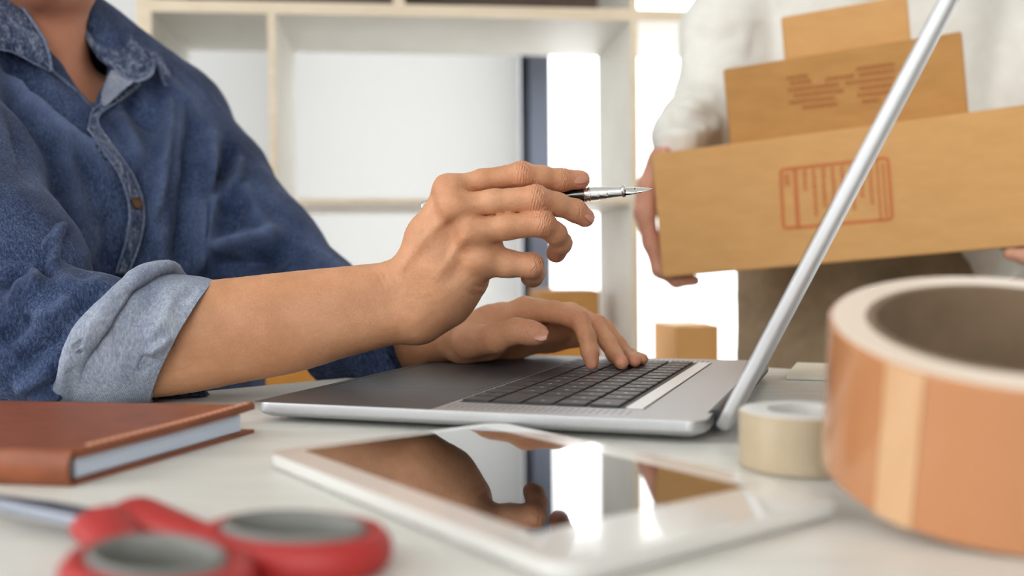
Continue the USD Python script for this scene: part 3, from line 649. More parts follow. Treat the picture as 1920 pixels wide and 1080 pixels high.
# forearm: radius and ulna
flow(f, [J(250, 622, .640, 78), J(330, 612, .640, 79), J(430, 597, .643, 74), J(540, 578, .647, 67), J(640, 560, .650, 58), J(715, 543, .652, 47), J(760, 530, .652, 38)], .012)
flow(f, [J(225, 672, .640, 76), J(330, 664, .640, 74), J(430, 647, .643, 71), J(540, 634, .647, 65), J(640, 612, .650, 57), J(720, 600, .650, 48), J(775, 590, .648, 42)], .012)
flow(f, [J(225, 650, .662, 80), J(400, 630, .664, 76), J(600, 592, .666, 58), J(740, 565, .662, 46)], .02)
# palm: metacarpals and the fleshy underside
chain(f, [J(752, 530, .650, 33), J(795, 440, .642, 28), J(838, 352, .634, 20)], .010)
chain(f, [J(762, 550, .648, 34), J(808, 465, .637, 28), J(850, 385, .628, 21)], .009)
chain(f, [J(775, 575, .646, 36), J(828, 505, .636, 30), J(880, 438, .628, 23)], .009)
chain(f, [J(790, 598, .648, 40), J(838, 545, .640, 37), J(900, 491, .634, 27)], .009)
chain(f, [J(785, 590, .658, 46), J(838, 560, .655, 42), J(882, 522, .650, 34)], .014)
chain(f, [J(772, 545, .664, 44), J(820, 480, .664, 38), J(862, 420, .656, 32)], .014)
chain(f, [J(858, 500, .650, 34), J(905, 450, .646, 30), J(880, 400, .644, 30)], .012)
fing = f.like()
for i, c in enumerate((idx, mid, rin, pin)):
    g1 = f.like(); chain(g1, c, .0035)
    fing.d = np.minimum(fing.d, g1.d)
th_ = f.like(); chain(th_, thb, .006); f.join(th_, .010)
# webs between the finger roots
f.d = Field.smin(f.d, fing.d, .0075)
for x, y, d_, r in ((872, 366, .634, 15), (895, 408, .628, 17), (920, 462, .631, 20)):
    f.cone(at(x - 18, y, d_ + .004), at(x + 4, y, d_ + .004), r * d_ / F, r * .8 * d_ / F, .006)
# knuckles
for x, y, d_, r in ((842, 352, .627, 17), (852, 388, .618, 19), (884, 434, .618, 18), (900, 482, .624, 18)): f.ell(at(x, y, d_), np.array([1.2, .8, 1.0]) * r * d_ / F, .010)
handR = f.mesh(5)
folds(handR, [(a_, b_ * 1.35, c_) for a_, b_, c_ in [([(846, 402), (815, 428), (770, 478), (745, 515)], .9, 9), ([(878, 440), (850, 470), (812, 530)], .6, 9), ([(836, 362), (800, 400), (768, 460)], .5, 10),
              ([(868, 412), (848, 450), (830, 500)], -1.1, 10), ([(858, 366), (880, 372), (905, 372)], -.5, 7), ([(880, 470), (860, 500), (835, 535)], -.6, 12),
              ([(703, 505), (722, 540), (745, 585), (765, 625)], -.35, 4), ([(712, 500), (735, 545), (757, 590)], -.3, 4), ([(728, 495), (752, 540), (780, 600)], -.25, 4),
              ([(880, 548), (892, 556), (905, 548)], -.6, 5), ([(890, 535), (908, 540), (925, 530)], -.5, 4), ([(878, 418), (898, 424), (925, 416)], -.4, 4), ([(760, 470), (790, 520), (800, 560)], .4, 14), ([(930, 400), (960, 404), (985, 400)], -.2, 4), ([(722, 560), (740, 600), (752, 632)], -.3, 3), ([(740, 500), (760, 530), (785, 570)], -.2, 3)]], 0)
toC = lambda c: (CAM - c) / np.linalg.norm(CAM - c)
def kn(a, b, c, up=.45, R=.0026, dep=.0005, rad=.016): t_ = c[0] - a[0]; return (b[0], t_, toC(b[0]) + np.array([0, 0, up]), R, dep, rad)
CRE = ([kn(idx[1], idx[2], idx[3]), kn(mid[1], mid[2], mid[3], .6), kn(rin[1], rin[2], rin[3], .9), kn(pin[1], pin[2], pin[3], .8, .002),
                kn(idx[3], idx[4], idx[5], .4, .0017, .0003, .012), kn(mid[3], mid[4], mid[5], .7, .0017, .0003, .012)])
rumple(handR, .00022, 420, 5, 2)

# the left hand: palm down over the keys, fingertips on the keyboard
h = .0014
tI, tM, tR, tP = on_plane(1110, 694, ZL + .0015), on_plane(1166, 693, ZL + .0015), on_plane(1190, 689, ZL + .0015), on_plane(1205, 684, ZL + .002)
def tipj(p, r): return (p + Z_ * r, r)
I2 = [J(985, 583, .735, 24), J(1040, 585, .722, 20), J(1088, 602, .706, 18), J(1100, 632, .698, 16.5), J(1106, 660, .694, 16), tipj(tI, .0050)]
M2 = [J(1010, 585, .762, 22), J(1070, 587, .752, 19), J(1120, 610, .738, 17.5), J(1140, 642, .726, 15.5), J(1153, 665, .718, 15), tipj(tM, .0050)]
R2 = [J(1020, 588, .785, 21), J(1085, 592, .782, 17), J(1135, 614, .772, 15), J(1160, 645, .760, 13.5), J(1174, 664, .752, 13), tipj(tR, .0048)]
P2 = [J(1015, 604, .806, 18), J(1075, 608, .806, 15), J(1125, 628, .798, 13.5), J(1165, 655, .790, 12), J(1185, 668, .785, 12), tipj(tP, .0044)]
T2 = [J(878, 640, .735, 34), J(928, 634, .712, 26), J(968, 620, .704, 22), J(995, 624, .700, 20.5), J(1011, 627, .698, 18.5)]
f = Field(at(640, 700, .70) - [.04, .02, .02], at(1215, 540, .84) + [.05, .03, .02], h)
flow(f, [J(640, 660, .82, 44), J(720, 652, .800, 43), J(800, 645, .785, 37), J(860, 628, .770, 33)], .012)
flow(f, [J(640, 670, .84, 40), J(720, 662, .815, 39), J(800, 655, .800, 34), J(870, 640, .790, 30)], .012)
chain(f, [J(860, 625, .765, 34), J(920, 604, .750, 28), J(985, 582, .738, 24)], .010); chain(f, [J(872, 622, .778, 33), J(940, 600, .770, 28), J(1010, 585, .764, 22)], .010)
chain(f, [J(882, 628, .792, 31), J(950, 606, .788, 26), J(1020, 590, .786, 20)], .010); chain(f, [J(890, 640, .802, 29), J(950, 622, .804, 25), J(1015, 605, .806, 18)], .010)
chain(f, [J(872, 650, .765, 34), J(915, 640, .752, 29), J(950, 632, .742, 24)], .012); chain(f, [J(895, 650, .80, 34), J(960, 638, .80, 32), J(1030, 630, .806, 26), J(1085, 632, .806, 20)], .012); chain(f, [J(930, 622, .785, 30), J(1000, 618, .79, 26), J(1060, 618, .79, 22)], .01)
fing = f.like()
for c in (I2, M2, R2, P2): g1 = f.like(); chain(g1, c, .0035); fing.d = np.minimum(fing.d, g1.d)
t_ = f.like(); chain(t_, T2, .006); f.join(t_, .009); f.d = Field.smin(f.d, fing.d, .007)
handL = f.mesh(5)
CRE += ([kn(I2[1], I2[2], I2[3], 1.4, .0028, .0004), kn(M2[1], M2[2], M2[3], 1.4, .0028, .0004), kn(T2[2], T2[3], T2[4], .8, .002, .0003)])
rumple(handL, .00025, 400, 6, 2)

# trunk, neck, head, upper arms, seat and legs: one coarser field, joined to both forearms
h = .007
def trunk(f, off=0., cloth=False):
    """off grows every radius: the shirt is the same trunk, a little larger"""
    o = off; side = lambda s, fwd, up: NB + SDV * s + FD * fwd + Z_ * up
    f.cone(side(-.115, -.03, -.055), side(.115, -.03, -.055), .062 + o, .062 + o, .04)
    f.cone(side(-.075, -.01, -.14), side(-.070, -.01, -.42), .100 + o, .098 + o, .05); f.cone(side(.075, -.01, -.14), side(.070, -.01, -.42), .100 + o, .098 + o, .05)
    f.cone(side(-.07, .035, -.17), side(.07, .035, -.17), .082 + o, .082 + o, .05)
    f.cone(side(0, 0, -.30), side(0, .0, -.46), .112 + o, .112 + o, .05)
    f.cone(side(-.10, -.035, -.06), shR, .060 + o, .052 + o, .04); f.cone(side(.10, -.035, -.06), shL, .060 + o, .048 + o, .04)
head_c = at(58, -205, .915); HF = np.array([.55, -.83, -.2])
f = Field(np.minimum.reduce([shR, NB - [.3, .3, .62]]) - [.12, .12, 0], np.maximum.reduce([head_c + .16, NB + .33]), h)
trunk(f, -.010); f.cone(NB + [-.030, .006, -.02], head_c - Z_ * .07 + [-.008, .012, 0], .052, .050, .03); P_head = head(f, head_c, HF, .225, .02)
f.cone(shR, elR, .038, .032, .02); f.cone(elR, at(240, 645, .645), .037, .030, .02)
f.cone(shL, elL, .034, .028, .02); f.cone(elL, at(700, 656, .80), .027, .018, .02)
hipz = pel[2]
body = f.mesh(8)
lo_ = np.array([min(pel[0] - .25, -1.0), pel[1] - .75, 0]); f2 = Field([pel[0] - .28, pel[1] - .62, .0], [pel[0] + .66, pel[1] + .34, pel[2] + .16], .011)
for s in (-1, 1):
    hip = pel + SDV * .085 * s - Z_ * .0; kne = hip + FD * .40 + SDV * .06 * s - Z_ * .03; ank = np.array([kne[0], kne[1], .09]) - FD * .03
    f2.cone(hip, kne, .085, .060, .04); f2.cone(kne, ank, .058, .036, .03)
f2.cone(pel - SDV * .07, pel + SDV * .07, .105, .105, .05); f2.cone(pel, pel + Z_ * .12, .11, .11, .05)
legs = f2.mesh(4)
body = fine_creases(unite(body, handR, handL), CRE)
bod = obj('body', off_table(body), 'tan_skin', me, True)
blush(bod, body, [(c[-1][0], .011, .75) for c in (idx, mid, rin, pin, I2, M2, R2, T2)] + [(c[2][0], .011, .45) for c in (idx, mid, rin, pin, I2, M2)] + [(c[4][0], .009, .4) for c in (idx, mid, rin, I2, M2)] + [(c[0][0], .012, .2) for c in (idx, mid, rin, pin)] + [(NB + np.array([0, -.05, .0]), .10, .75)])
obj('trousers', legs, 'indigo_trousers', me, True)
for s in (-1, 1):
    hip = pel + SDV * .085 * s; kne = hip + FD * .40 + SDV * .06 * s; a_ = np.array([kne[0], kne[1], 0]) - FD * .03
    f3 = Field(a_ - [.3, .3, .01], a_ + [.3, .3, .14], .008); f3.cone(a_ + Z_ * .045 - FD * .04, a_ + Z_ * .035 + FD * .17, .042, .036, .02); f3.cone(a_ + Z_ * .045, a_ + Z_ * .10, .040, .042, .02)
    sl, g_ = f3.sub(a_ - .3, a_ + .3); f3.minus(g_[..., 2] * 1.0 * -1 * -1 * 0 + (g_[..., 2] - .001), 0) if False else None
    m = f3.mesh(3); m.vertices = np.c_[m.vertices[:, :2], np.maximum(m.vertices[:, 2], .001)]; obj('shoe', m, 'shoe_brown', me, True)
head_extras(bod, *P_head)
# fingernails
obj('fingernail', nail(at(1088, 332, .6388), idx[5][0] - idx[4][0], toC(idx[5][0]) + Z_ * .45, .0105, .0082), 'nail', bod, 50)
obj('fingernail', nail(at(1106, 403, .6315), mid[5][0] - mid[4][0] + np.array([0, 0, -.002]), toC(mid[5][0]) * .5 + np.array([.6, 0, .45]), .0095, .0080), 'nail', bod, 50)
obj('fingernail', nail(at(1011, 625, .6902), T2[4][0] - T2[3][0], toC(T2[4][0]) + Z_ * .45, .0120, .0098), 'nail', bod, 50)

# --------------------------------------------------------------- shirt
f = Field(np.minimum(shR, NB - [.3, .3, .56]) - [.13, .13, 0], np.maximum(NB + [.35, .33, .12], shL + [.1, .12, .1]), .0042)
trunk(f, .011)
f.cone(NB - SDV * .07 - FD * .03, NB - SDV * .02 + Z_ * .035 - FD * .045, .062, .062, .03); f.cone(NB + SDV * .07 - FD * .03, NB + SDV * .02 + Z_ * .035 - FD * .045, .062, .062, .03)
f.cone(NB - FD * .0 - SDV * .09 - Z_ * .30, NB - SDV * .08 - Z_ * .50, .118, .135, .04); f.cone(NB + SDV * .09 - Z_ * .30, NB + SDV * .08 - Z_ * .50, .118, .135, .04)
# left sleeve: shoulder, upper arm, bent elbow, forearm
chain(f, [(shL, .054), (at(400, 330, 1.02), .054), (at(500, 475, .965), .053), (at(588, 578, .925), .050), (at(648, 632, .860), .036), (at(708, 662, .798), .029)], .02)
chain(f, [(shR, .066), (at(-110, 330, .75), .064), (at(-20, 520, .69), .062), (at(70, 655, .66), .05)], .025)
# neck opening: the V is cut away over the throat
V = Polygon([(52, -60), (66, 40), (92, 88), (118, 122), (143, 168), (166, 196), (180, 203), (188, 180), (202, 148), (206, 118), (188, 96), (172, 70), (160, 30), (158, -60)])
gp = f.grid(); pp = pix(gp.reshape(-1, 3)).reshape(gp.shape[:3] + (2,)); fr = ((gp - NB) @ FD)
inside = shapely.contains_xy(V, pp[..., 0], pp[..., 1]); 
dist = shapely.distance(V.exterior, shapely.points(pp.reshape(-1, 2)[(near_ := ((np.abs(pp[..., 0] - 125) < 130) & (np.abs(pp[..., 1] - 90) < 190)).ravel())]))
sd = np.full(near_.shape, 60.); sd[near_] = dist; sd = sd.reshape(inside.shape) * np.where(inside, -1, 1) * .94 / F
cut = np.maximum(sd, -(fr + .075)); f.minus(cut, .002)
tor = f.mesh(6)
folds(tor, [(a_, b_ * 2.2, c_) for a_, b_, c_ in [
    ([(-5, 137), (41, 193), (111, 252), (174, 293), (222, 340)], 7, 16), ([(0, 95), (60, 165), (130, 225), (180, 262)], -6, 20), ([(313, 175), (314, 250), (300, 340), (280, 430)], 5, 10), ([(334, 178), (338, 260), (330, 350)], 3, 9),
    ([(352, 240), (352, 330), (345, 430), (338, 505)], -7, 16), ([(397, 235), (402, 320), (400, 400), (394, 510)], 6, 10), ([(300, 420), (302, 470), (300, 515)], 3, 12), ([(376, 370), (374, 430), (372, 515)], 5, 13), ([(268, 300), (272, 400), (270, 500)], -5, 13),
    ([(430, 262), (428, 300), (408, 335), (398, 380)], -8, 9), ([(448, 290), (446, 330), (420, 372)], 4, 9), ([(415, 395), (440, 400), (470, 380)], -5, 10), ([(403, 470), (430, 455), (480, 445), (530, 446)], 6, 13), ([(400, 430), (425, 428), (452, 410)], -5, 12), ([(405, 500), (470, 490), (540, 478)], -6, 14),
    ([(110, 260), (130, 340), (150, 440), (160, 510)], 3, 18), ([(20, 180), (40, 260), (60, 340)], -4, 16), ([(60, 230), (100, 300), (120, 400)], -3, 18), ([(200, 400), (205, 450), (195, 505)], -3, 12), ([(222, 210), (250, 270), (275, 340)], 3, 12),
    ([(235, 175), (262, 210), (300, 240)], -6, 14), ([(300, 150), (350, 190), (380, 240)], 3, 12), ([(470, 480), (520, 520), (560, 580)], -4, 14), ([(455, 340), (480, 400), (520, 450)], 3, 12)]])
rumple(tor, .0046, 15, 2, 3, (1, 1, .6)); rumple(tor, .0007, 70, 4, 2)
shirt = obj('shirt', off_table(tor), 'denim', me, True, label='blue denim shirt worn open at the neck'); worn(shirt, tor, .045)
SK = Front(tor)
def surf(x, y, lift=.0, r=8): p, n = SK(x, y, r); return p + toC(p) * lift
# right sleeve, close to the camera
f = Field(at(-200, 780, .62) - [.05, .06, .02], at(330, 280, .80) + [.05, .06, .05], .0026)
chain(f, [J(-200, 250, .78, 150), J(-120, 380, .73, 140), J(-55, 500, .69, 132), J(18, 590, .668, 122), J(75, 640, .655, 118)], .03)
chain(f, [J(60, 648, .652, 116), J(120, 640, .650, 118), J(180, 634, .648, 104), J(232, 636, .646, 98)], .02)
f.cone(*[J(40, 660, .655, 100)[0], J(110, 664, .652, 92)[0]], .036, .031, .02)
slv = f.mesh(5)
folds(slv, [(a_, b_ * 1.4, c_) for a_, b_, c_ in [
    ([(60, 520), (75, 470), (100, 440)], 6, 14), ([(100, 505), (98, 470), (86, 432)], 6, 10), ([(0, 445), (40, 448), (85, 436)], 5, 12), ([(0, 470), (50, 475), (92, 500)], -6, 12), ([(5, 540), (30, 520), (70, 500), (110, 510)], -5, 12),
    ([(20, 580), (40, 540), (80, 530)], 5, 14), ([(110, 520), (150, 540), (205, 525)], 3, 12), ([(120, 610), (160, 570), (205, 550)], -4, 14), ([(60, 600), (100, 590), (140, 560)], 4, 14), ([(40, 690), (80, 650), (130, 620)], -5, 16),
    ([(30, 730), (70, 710), (105, 690)], 5, 14), ([(0, 640), (30, 620), (60, 585)], -5, 14), ([(60, 748), (90, 735), (125, 735)], 6, 10), ([(-5, 340), (30, 400), (55, 430)], 4, 12), ([(0, 380), (25, 440), (60, 455)], -4, 11)]], -.1)
rumple(slv, .0026, 26, 9, 3); rumple(slv, .0006, 110, 11, 2)
v = np.array(slv.vertices); v[:, 2] = np.where(v[:, 2] < ZT + .0012, ZT + .0012, v[:, 2]); slv.vertices = v
worn(obj('sleeve', slv, 'denim', shirt, True), slv, .018)
# rolled cuff: bands of the shirt's pale inner side around the forearm
def cuff_ring(cx, cy, d, ax, ay, rd, skew=0., wob=0., seed=0, n=72):
    """ellipse around the arm: (ax, ay) px half-axis from centre to its top, rd metres half-depth; skew shifts the near side along x"""
    o = at(cx, cy, d); u = at(cx + ax, cy + ay, d) - o; w = np.array([skew, -rd, 0]); a_ = np.arange(n) * 2 * math.pi / n
    p = o + np.cos(a_)[:, None] * u + np.sin(a_)[:, None] * w
    k = 1 + wob * (meshkit.fbm(np.c_[np.cos(a_), np.sin(a_), np.full(n, seed * .7)] * 1.6 + 9, 3, seed) - .5) * 2
    return o + (p - o) * k[:, None]
def cuff_band(rs, th):
    inner = [r.mean(0) + (r - r.mean(0)) * (1 - th / np.linalg.norm(r - r.mean(0), axis=1))[:, None] for r in rs[::-1]]
    m = loft([*rs, *inner, rs[0]], cap=False); 
    if m.volume < 0: m.invert()
    return m
def lerp_rings(rs, k=6):
    from scipy.interpolate import CubicSpline
    A3 = np.array(rs); t_ = np.arange(len(rs)); return list(CubicSpline(t_, A3)(np.linspace(0, len(rs) - 1, (len(rs) - 1) * k + 1)))
rings = [cuff_ring(346, 641, .644, 58, -113, .0420, .006, .025, 1), cuff_ring(318, 640, .644, 57, -120, .0455, .004, .03, 2), cuff_ring(280, 640, .645, 56, -126, .0480, .002, .035, 3), cuff_ring(248, 640, .646, 60, -129, .0490, 0, .03, 4), cuff_ring(222, 638, .647, 62, -131, .0480, 0, .03, 5)]
m = cuff_band(lerp_rings(rings), .0022); m = m.subdivide(); 
folds(m, [([(272, 668), (300, 650), (322, 632)], 5, 9), ([(262, 700), (275, 672), (284, 690)], -6, 8), ([(330, 560), (310, 600), (280, 640)], 2.5, 12), ([(300, 540), (262, 590), (215, 680)], -2, 12), ([(250, 600), (235, 640), (225, 700)], 2, 12), ([(370, 540), (340, 560), (320, 590)], -2, 10)], -.2)
rumple(m, .0011, 75, 21, 3)
v = np.array(m.vertices); v[:, 2] = np.maximum(v[:, 2], ZT + .0012); m.vertices = v
cf = obj('cuff', m, 'pale_denim', shirt, True, label='rolled-up pale blue-grey cuff')
roll = cuff_ring(232, 626, .647, 66, -118, .0485, -.004, .05, 7, 90); roll = np.vstack([roll, roll[:1]]); nr = len(roll); R_ = []
rc = roll[:-1].mean(0); axd = at(300, 610, .644) - at(200, 640, .647); axd /= np.linalg.norm(axd)
for i in range(nr - 1):
    c_ = roll[i]; out = c_ - rc; out -= axd * (out @ axd); out /= np.linalg.norm(out); a_ = np.arange(14) * 2 * math.pi / 14
    ww = .0125 * (1 + .18 * math.sin(5 * i / nr * 6.28 + 1)); hh = .0062
    R_.append(c_ + out * .001 + ww * np.cos(a_)[:, None] * axd + hh * np.sin(a_)[:, None] * out)
R_.append(R_[0]); m = loft(R_, cap=False)
if m.volume < 0: m.invert()
m = m.subdivide(); folds(m, [([(150, 640), (140, 655), (152, 668)], -4, 6), ([(178, 596), (165, 625), (150, 660)], 2, 9), ([(135, 690), (132, 715), (142, 740)], -2.5, 8), ([(255, 540), (225, 560), (205, 600)], -2, 9)], -.2); rumple(m, .0014, 60, 31, 3)
v = np.array(m.vertices); v[:, 2] = np.maximum(v[:, 2], ZT + .0012); m.vertices = v
obj('cuff_roll', m, 'pale_denim', shirt, True, label='thick folded edge of the rolled cuff')
# dark sleeve end lying on the table behind the cuff
f = Field(at(230, 775, .66) - [.02, .03, .01], at(400, 700, .70) + [.02, .03, .02], .0022)
f.cone(at(250, 740, .665), at(372, 744, .672), .010, .0075, .01); f.cone(at(260, 752, .662), at(368, 752, .668), .007, .0055, .008)
m = f.mesh(3); rumple(m, .0012, 110, 5, 2); v = np.array(m.vertices); v[:, 2] = np.maximum(v[:, 2], ZT + .0012); m.vertices = v; obj('sleeve_hem', m, 'denim', shirt, True)
# left cuff, dark, around the far wrist
f = Field(at(560, 740, .75) - [.03, .03, .02], at(760, 600, .88) + [.03, .03, .03], .0026)
f.cone(at(640, 655, .835), at(716, 664, .785), .034, .029, .01); f.cone(at(672, 676, .81), at(722, 684, .775), .020, .016, .012)
g1 = f.like(); g1.cone(at(706, 660, .795), at(800, 650, .765), .022, .022, .0); f.minus(g1.d, .002); m = f.mesh(4); rumple(m, .0014, 60, 8, 2)
off_table(m); obj('cuff', m, 'denim', shirt, True)

# collar, facing, placket, seams, button
def patch(A, B, n=24, k=6, la=0., lb=0., bulge=0., da=None, db=None, thick=.0022):
    """cloth between two pixel polylines lying on (or lifted off) the shirt; da, db: explicit depths"""
    def line(pts, lift, dep):
        pts = np.array(pts, float); t_ = np.r_[0, np.cumsum(np.linalg.norm(np.diff(pts, axis=0), axis=1))]; t_ /= t_[-1]; s_ = np.linspace(0, 1, n)
        xy = np.c_[np.interp(s_, t_, pts[:, 0]), np.interp(s_, t_, pts[:, 1])]
        if dep is not None: dd = np.interp(s_, np.linspace(0, 1, len(dep)), dep); return np.array([at(x, y, q) for (x, y), q in zip(xy, dd)])
        P3 = np.array([surf(x, y, lift) for x, y in xy]); k_ = np.ones(5) / 5; dy = P3[:, 1]; sm = np.convolve(np.r_[[dy[0]] * 2, dy, [dy[-1]] * 2], k_, 'valid'); return np.array([at(x, y, q) for (x, y), q in zip(xy, sm)])
    a_, b_ = line(A, la, da), line(B, lb, db); G = np.array([a_ + (b_ - a_) * j / k for j in range(k + 1)])
    if bulge:
        for j in range(k + 1): G[j] += np.array([toC(p) for p in G[j]]) * bulge * math.sin(math.pi * j / k)
    nn = np.cross(G[1, 0] - G[0, 0], G[0, 1] - G[0, 0])
    if nn @ toC(G[0, 0]) < 0: G = G[::-1]
    return sheet(G, thick)
# near leaf (the wearer's right), folded down over the chest
c1 = obj('collar', patch([(-40, -70), (22, -12), (52, 28), (84, 76), (98, 133)], [(-60, 60), (-20, 92), (22, 96), (62, 118), (96, 134)], 30, 8, da=[.885, .885, .882, .880, .876], lb=.012, bulge=.006, thick=.003), 'worn_denim', shirt, True, label='denim collar with pale worn edges')
obj('piping', tube([at(x, y, d_) for x, y, d_ in ((22, -14, .881), (52, 27, .879), (84, 75, .876), (93, 104, .873), (97, 133, .869))], .0013, 8), 'worn_seam', c1, True)
obj('piping', tube([surf(x, y, .0135) for x, y in ((-20, 92), (0, 93), (22, 97), (45, 108), (64, 119), (96, 134))], .0011, 8), 'worn_seam', c1, True)
# far leaf: inner stand in shade, fold ridge, worn rim and its tip on the shoulder
c2_ = obj('collar', patch([(152, -80), (152, 20), (163, 70), (186, 108), (212, 126), (242, 152)], [(165, -80), (190, -2), (218, 38), (252, 72), (284, 114), (282, 138)], 36, 8, da=[.965, .95, .945, .94, .935, .930], db=[1.0, .99, .985, .98, .968, .945], bulge=-.004, thick=.003), 'worn_denim', shirt, True)
obj('piping', tube(spline([at(x, y, d_) for x, y, d_ in ((284, 112, .966), (288, 126, .955), (278, 144, .942), (256, 152, .932), (243, 153, .929))], 24), .0017, 8), 'worn_seam', c2_, True)
obj('piping', tube(spline([at(x, y, d_) for x, y, d_ in ((206, 116, .938), (220, 134, .933), (240, 148, .928), (262, 154, .927))], 20), .0013, 8), 'worn_seam', c2_, True)
obj('collar_point', patch([(214, 30), (250, 68), (284, 108), (300, 140), (331, 168)], [(228, 36), (268, 76), (300, 104), (318, 132), (332, 166)], 24, 4, da=[.99, .985, .975, .975, .985], db=[1.0, .995, .99, .99, .987], thick=.003), 'worn_denim', c2_, True)
obj('piping', tube(spline([at(x, y, d_) for x, y, d_ in ((286, 113, .966), (297, 124, .970), (304, 148, .974), (314, 163, .978), (331, 169, .983))], 24), .0019, 8), 'worn_seam', c2_, True)
# pale facing inside the opening
obj('facing', patch([(182, 203), (190, 172), (203, 140), (212, 128)], [(184, 206), (206, 190), (230, 168), (250, 153)], 20, 5, da=[.912, .925, .932, .936], db=[.905, .912, .920, .926], thick=.0015), 'pale_denim', shirt, True, label='pale inner facing at the open neck')
# front edge of the right-hand side
obj('front_edge', tube(spline([surf(x, y, .002) for x, y in ((98, 134), (118, 150), (143, 172), (163, 194), (177, 208))], 24), .0016, 8), 'worn_seam', shirt, True)
# placket
pl = [(250, 153), (222, 172), (190, 196), (172, 212), (168, 232), (176, 256), (194, 284), (214, 312), (230, 342), (240, 374), (243, 408), (238, 446), (228, 480), (218, 512)]
pr = [(264, 158), (236, 180), (206, 200), (186, 216), (184, 232), (196, 252), (216, 280), (238, 310), (256, 342), (267, 374), (270, 410), (264, 448), (252, 484), (240, 514)]
pk = obj('placket', patch(pl, pr, 60, 4, la=.003, lb=.006, bulge=.0015, thick=.004), 'worn_denim', shirt, True, label='button placket with worn pale seams')
for line_, q in ((pl, .0045), (pr, .0068)):
    obj('seam', tube(spline([surf(x, y, q) for x, y in line_], 90), .0010, 6), 'worn_seam', pk, True)
P_ = surf(256, 381, .010); n_ = SK(256, 381, 14)[1]; n_ = n_ + toC(P_) * .3; n_ /= np.linalg.norm(n_); X = np.cross(n_, Z_); X /= np.linalg.norm(X)
m = lathe([(.0002, 0), (.0052, 0), (.0058, .0008), (.0056, .0018), (.0042, .0022), (.0036, .0014), (.0002, .0014)], 28); obj('button', place(m, P_, X, np.cross(n_, X), n_), 'copper_button', shirt, 40)
# the chair under the seated person
ch = thing_at('chair', 'grey chair under the seated person in the denim shirt', 'chair', (pel[0], pel[1], 0)); CX, CY = SDV, -FD
def CP(m): return place(m, np.array([pel[0], pel[1], 0]), FD, SDV, Z_)
b = pel[2] - .112
m = slab(.42, .44, .05, [(.01, 0), (0, .012), (0, .034), (.012, .045)], 6); m.apply_translation([-.16, -.22, b - .046]); obj('seat', CP(m), 'chair_grey', ch, 40)
for x, y in ((-.13, -.18), (-.13, .18), (.22, -.18), (.22, .18)): obj('leg', CP(tube([(x, y, 0), (x * .95, y * .95, b - .04)], .014, 12)), 'chair_grey', ch, 40)
m = slab(.40, .30, .05, [(.01, 0), (0, .008), (0, .022), (.01, .03)], 6); m = place(m, np.array([-.235, -.20, b + .14]), np.array([0, 1., 0]), np.array([-.17, 0, .985]), np.cross([0, 1., 0], [-.17, 0, .985])); obj('backrest', CP(m), 'chair_grey', ch, 40)
for y in (-.12, .12): obj('back_post', CP(tube([(-.15, y, b - .03), (-.235, y, b + .03), (-.262, y, b + .20)], .011, 10)), 'chair_grey', ch, 40)

# ------------------------------------------------------------------ fountain pen
p0, p1 = at(795, 389, .662), at(1097, 364.5, .650); ax = (p1 - p0) / np.linalg.norm(p1 - p0)
pen = thing_at('fountain_pen', 'black fountain pen with chrome grip section and steel nib held in the raised hand', 'pen', p0)
def on_pen(prof, n=40):
    """turned part: (distance from the tail, radius)"""
    X = np.cross([0, 1, 0], ax); X /= np.linalg.norm(X); m = lathe([(.0002, prof[0][0])] + [(r, s) for s, r in prof] + [(.0002, prof[-1][0])], n); return place(m, p0, X, np.cross(ax, X), ax)
Lp = float(np.linalg.norm(p1 - p0)); px = .650 / F
obj('barrel', on_pen([(.004, .0046), (.012, .0050), (.05, .0053), (Lp - .003, .0050), (Lp - .0008, .0049)]), 'pen_black', pen, 40)
obj('end_ring', on_pen([(-.001, .0040), (0, .0046), (.0036, .0048), (.004, .0044)]), 'chrome', pen, 40)
obj('trim_ring', on_pen([(Lp - .001, .0047), (Lp - .0004, .0052), (Lp + .0010, .0052), (Lp + .0014, .0046), (Lp + .0020, .0046), (Lp + .0024, .0050), (Lp + .0034, .0050), (Lp + .0038, .0045)]), 'chrome', pen, 40)
obj('grip_section', on_pen([(Lp + .0036, .0046), (Lp + .0085, .0045), (Lp + .0092, .0042), (Lp + .0098, .0043), (Lp + .0145, .0041), (Lp + .0152, .0038), (Lp + .0158, .0039), (Lp + .0245, .0034), (Lp + .0252, .0040), (Lp + .0264, .0043), (Lp + .0272, .0039)]), 'chrome', pen, 40)
pz = np.cross(ax, [0, 1, 0]); pz /= np.linalg.norm(pz); pz = pz if pz[2] > 0 else -pz; pz = pz * .75 + np.array([0, -1, 0]) * .65; pz -= ax * (pz @ ax); pz /= np.linalg.norm(pz); py_ = np.cross(pz, ax); nb0 = p0 + ax * (Lp + .027)
G = []
for i in range(15):
    s = i / 14; wd = (.0030 * (1 + .18 * math.sin(math.pi * min(1, s * 2.2))) * (1 - s ** 2.2) + .0003); xx = s * .0185
    G.append([nb0 + ax * xx + py_ * wd * math.sin(q) + pz * (.0022 * (1 - s * .8) * math.cos(q) - .0002) for q in np.linspace(-1.25, 1.25, 9)])
G = np.array(G); nn = np.cross(G[1, 4] - G[0, 4], G[0, 5] - G[0, 4]); obj('nib', sheet(G if nn @ pz > 0 else G[:, ::-1], .0004), 'chrome', pen, 60)
fe = tube([nb0 + ax * x - pz * (.0010 - .03 * x) for x in (-.002, .002, .006, .010, .0125)], [.0022, .0022, .0019, .0013, .0005], 14); obj('feed', fe, 'pen_black', pen, 40)
sl_ = lathe([(.0001, 0), (.0004, 0), (.0004, .0003), (.0001, .0003)], 10); obj('breather_hole', place(sl_, nb0 + ax * .0065 + pz * .0017, ax, py_, pz), 'pen_black', pen, False)

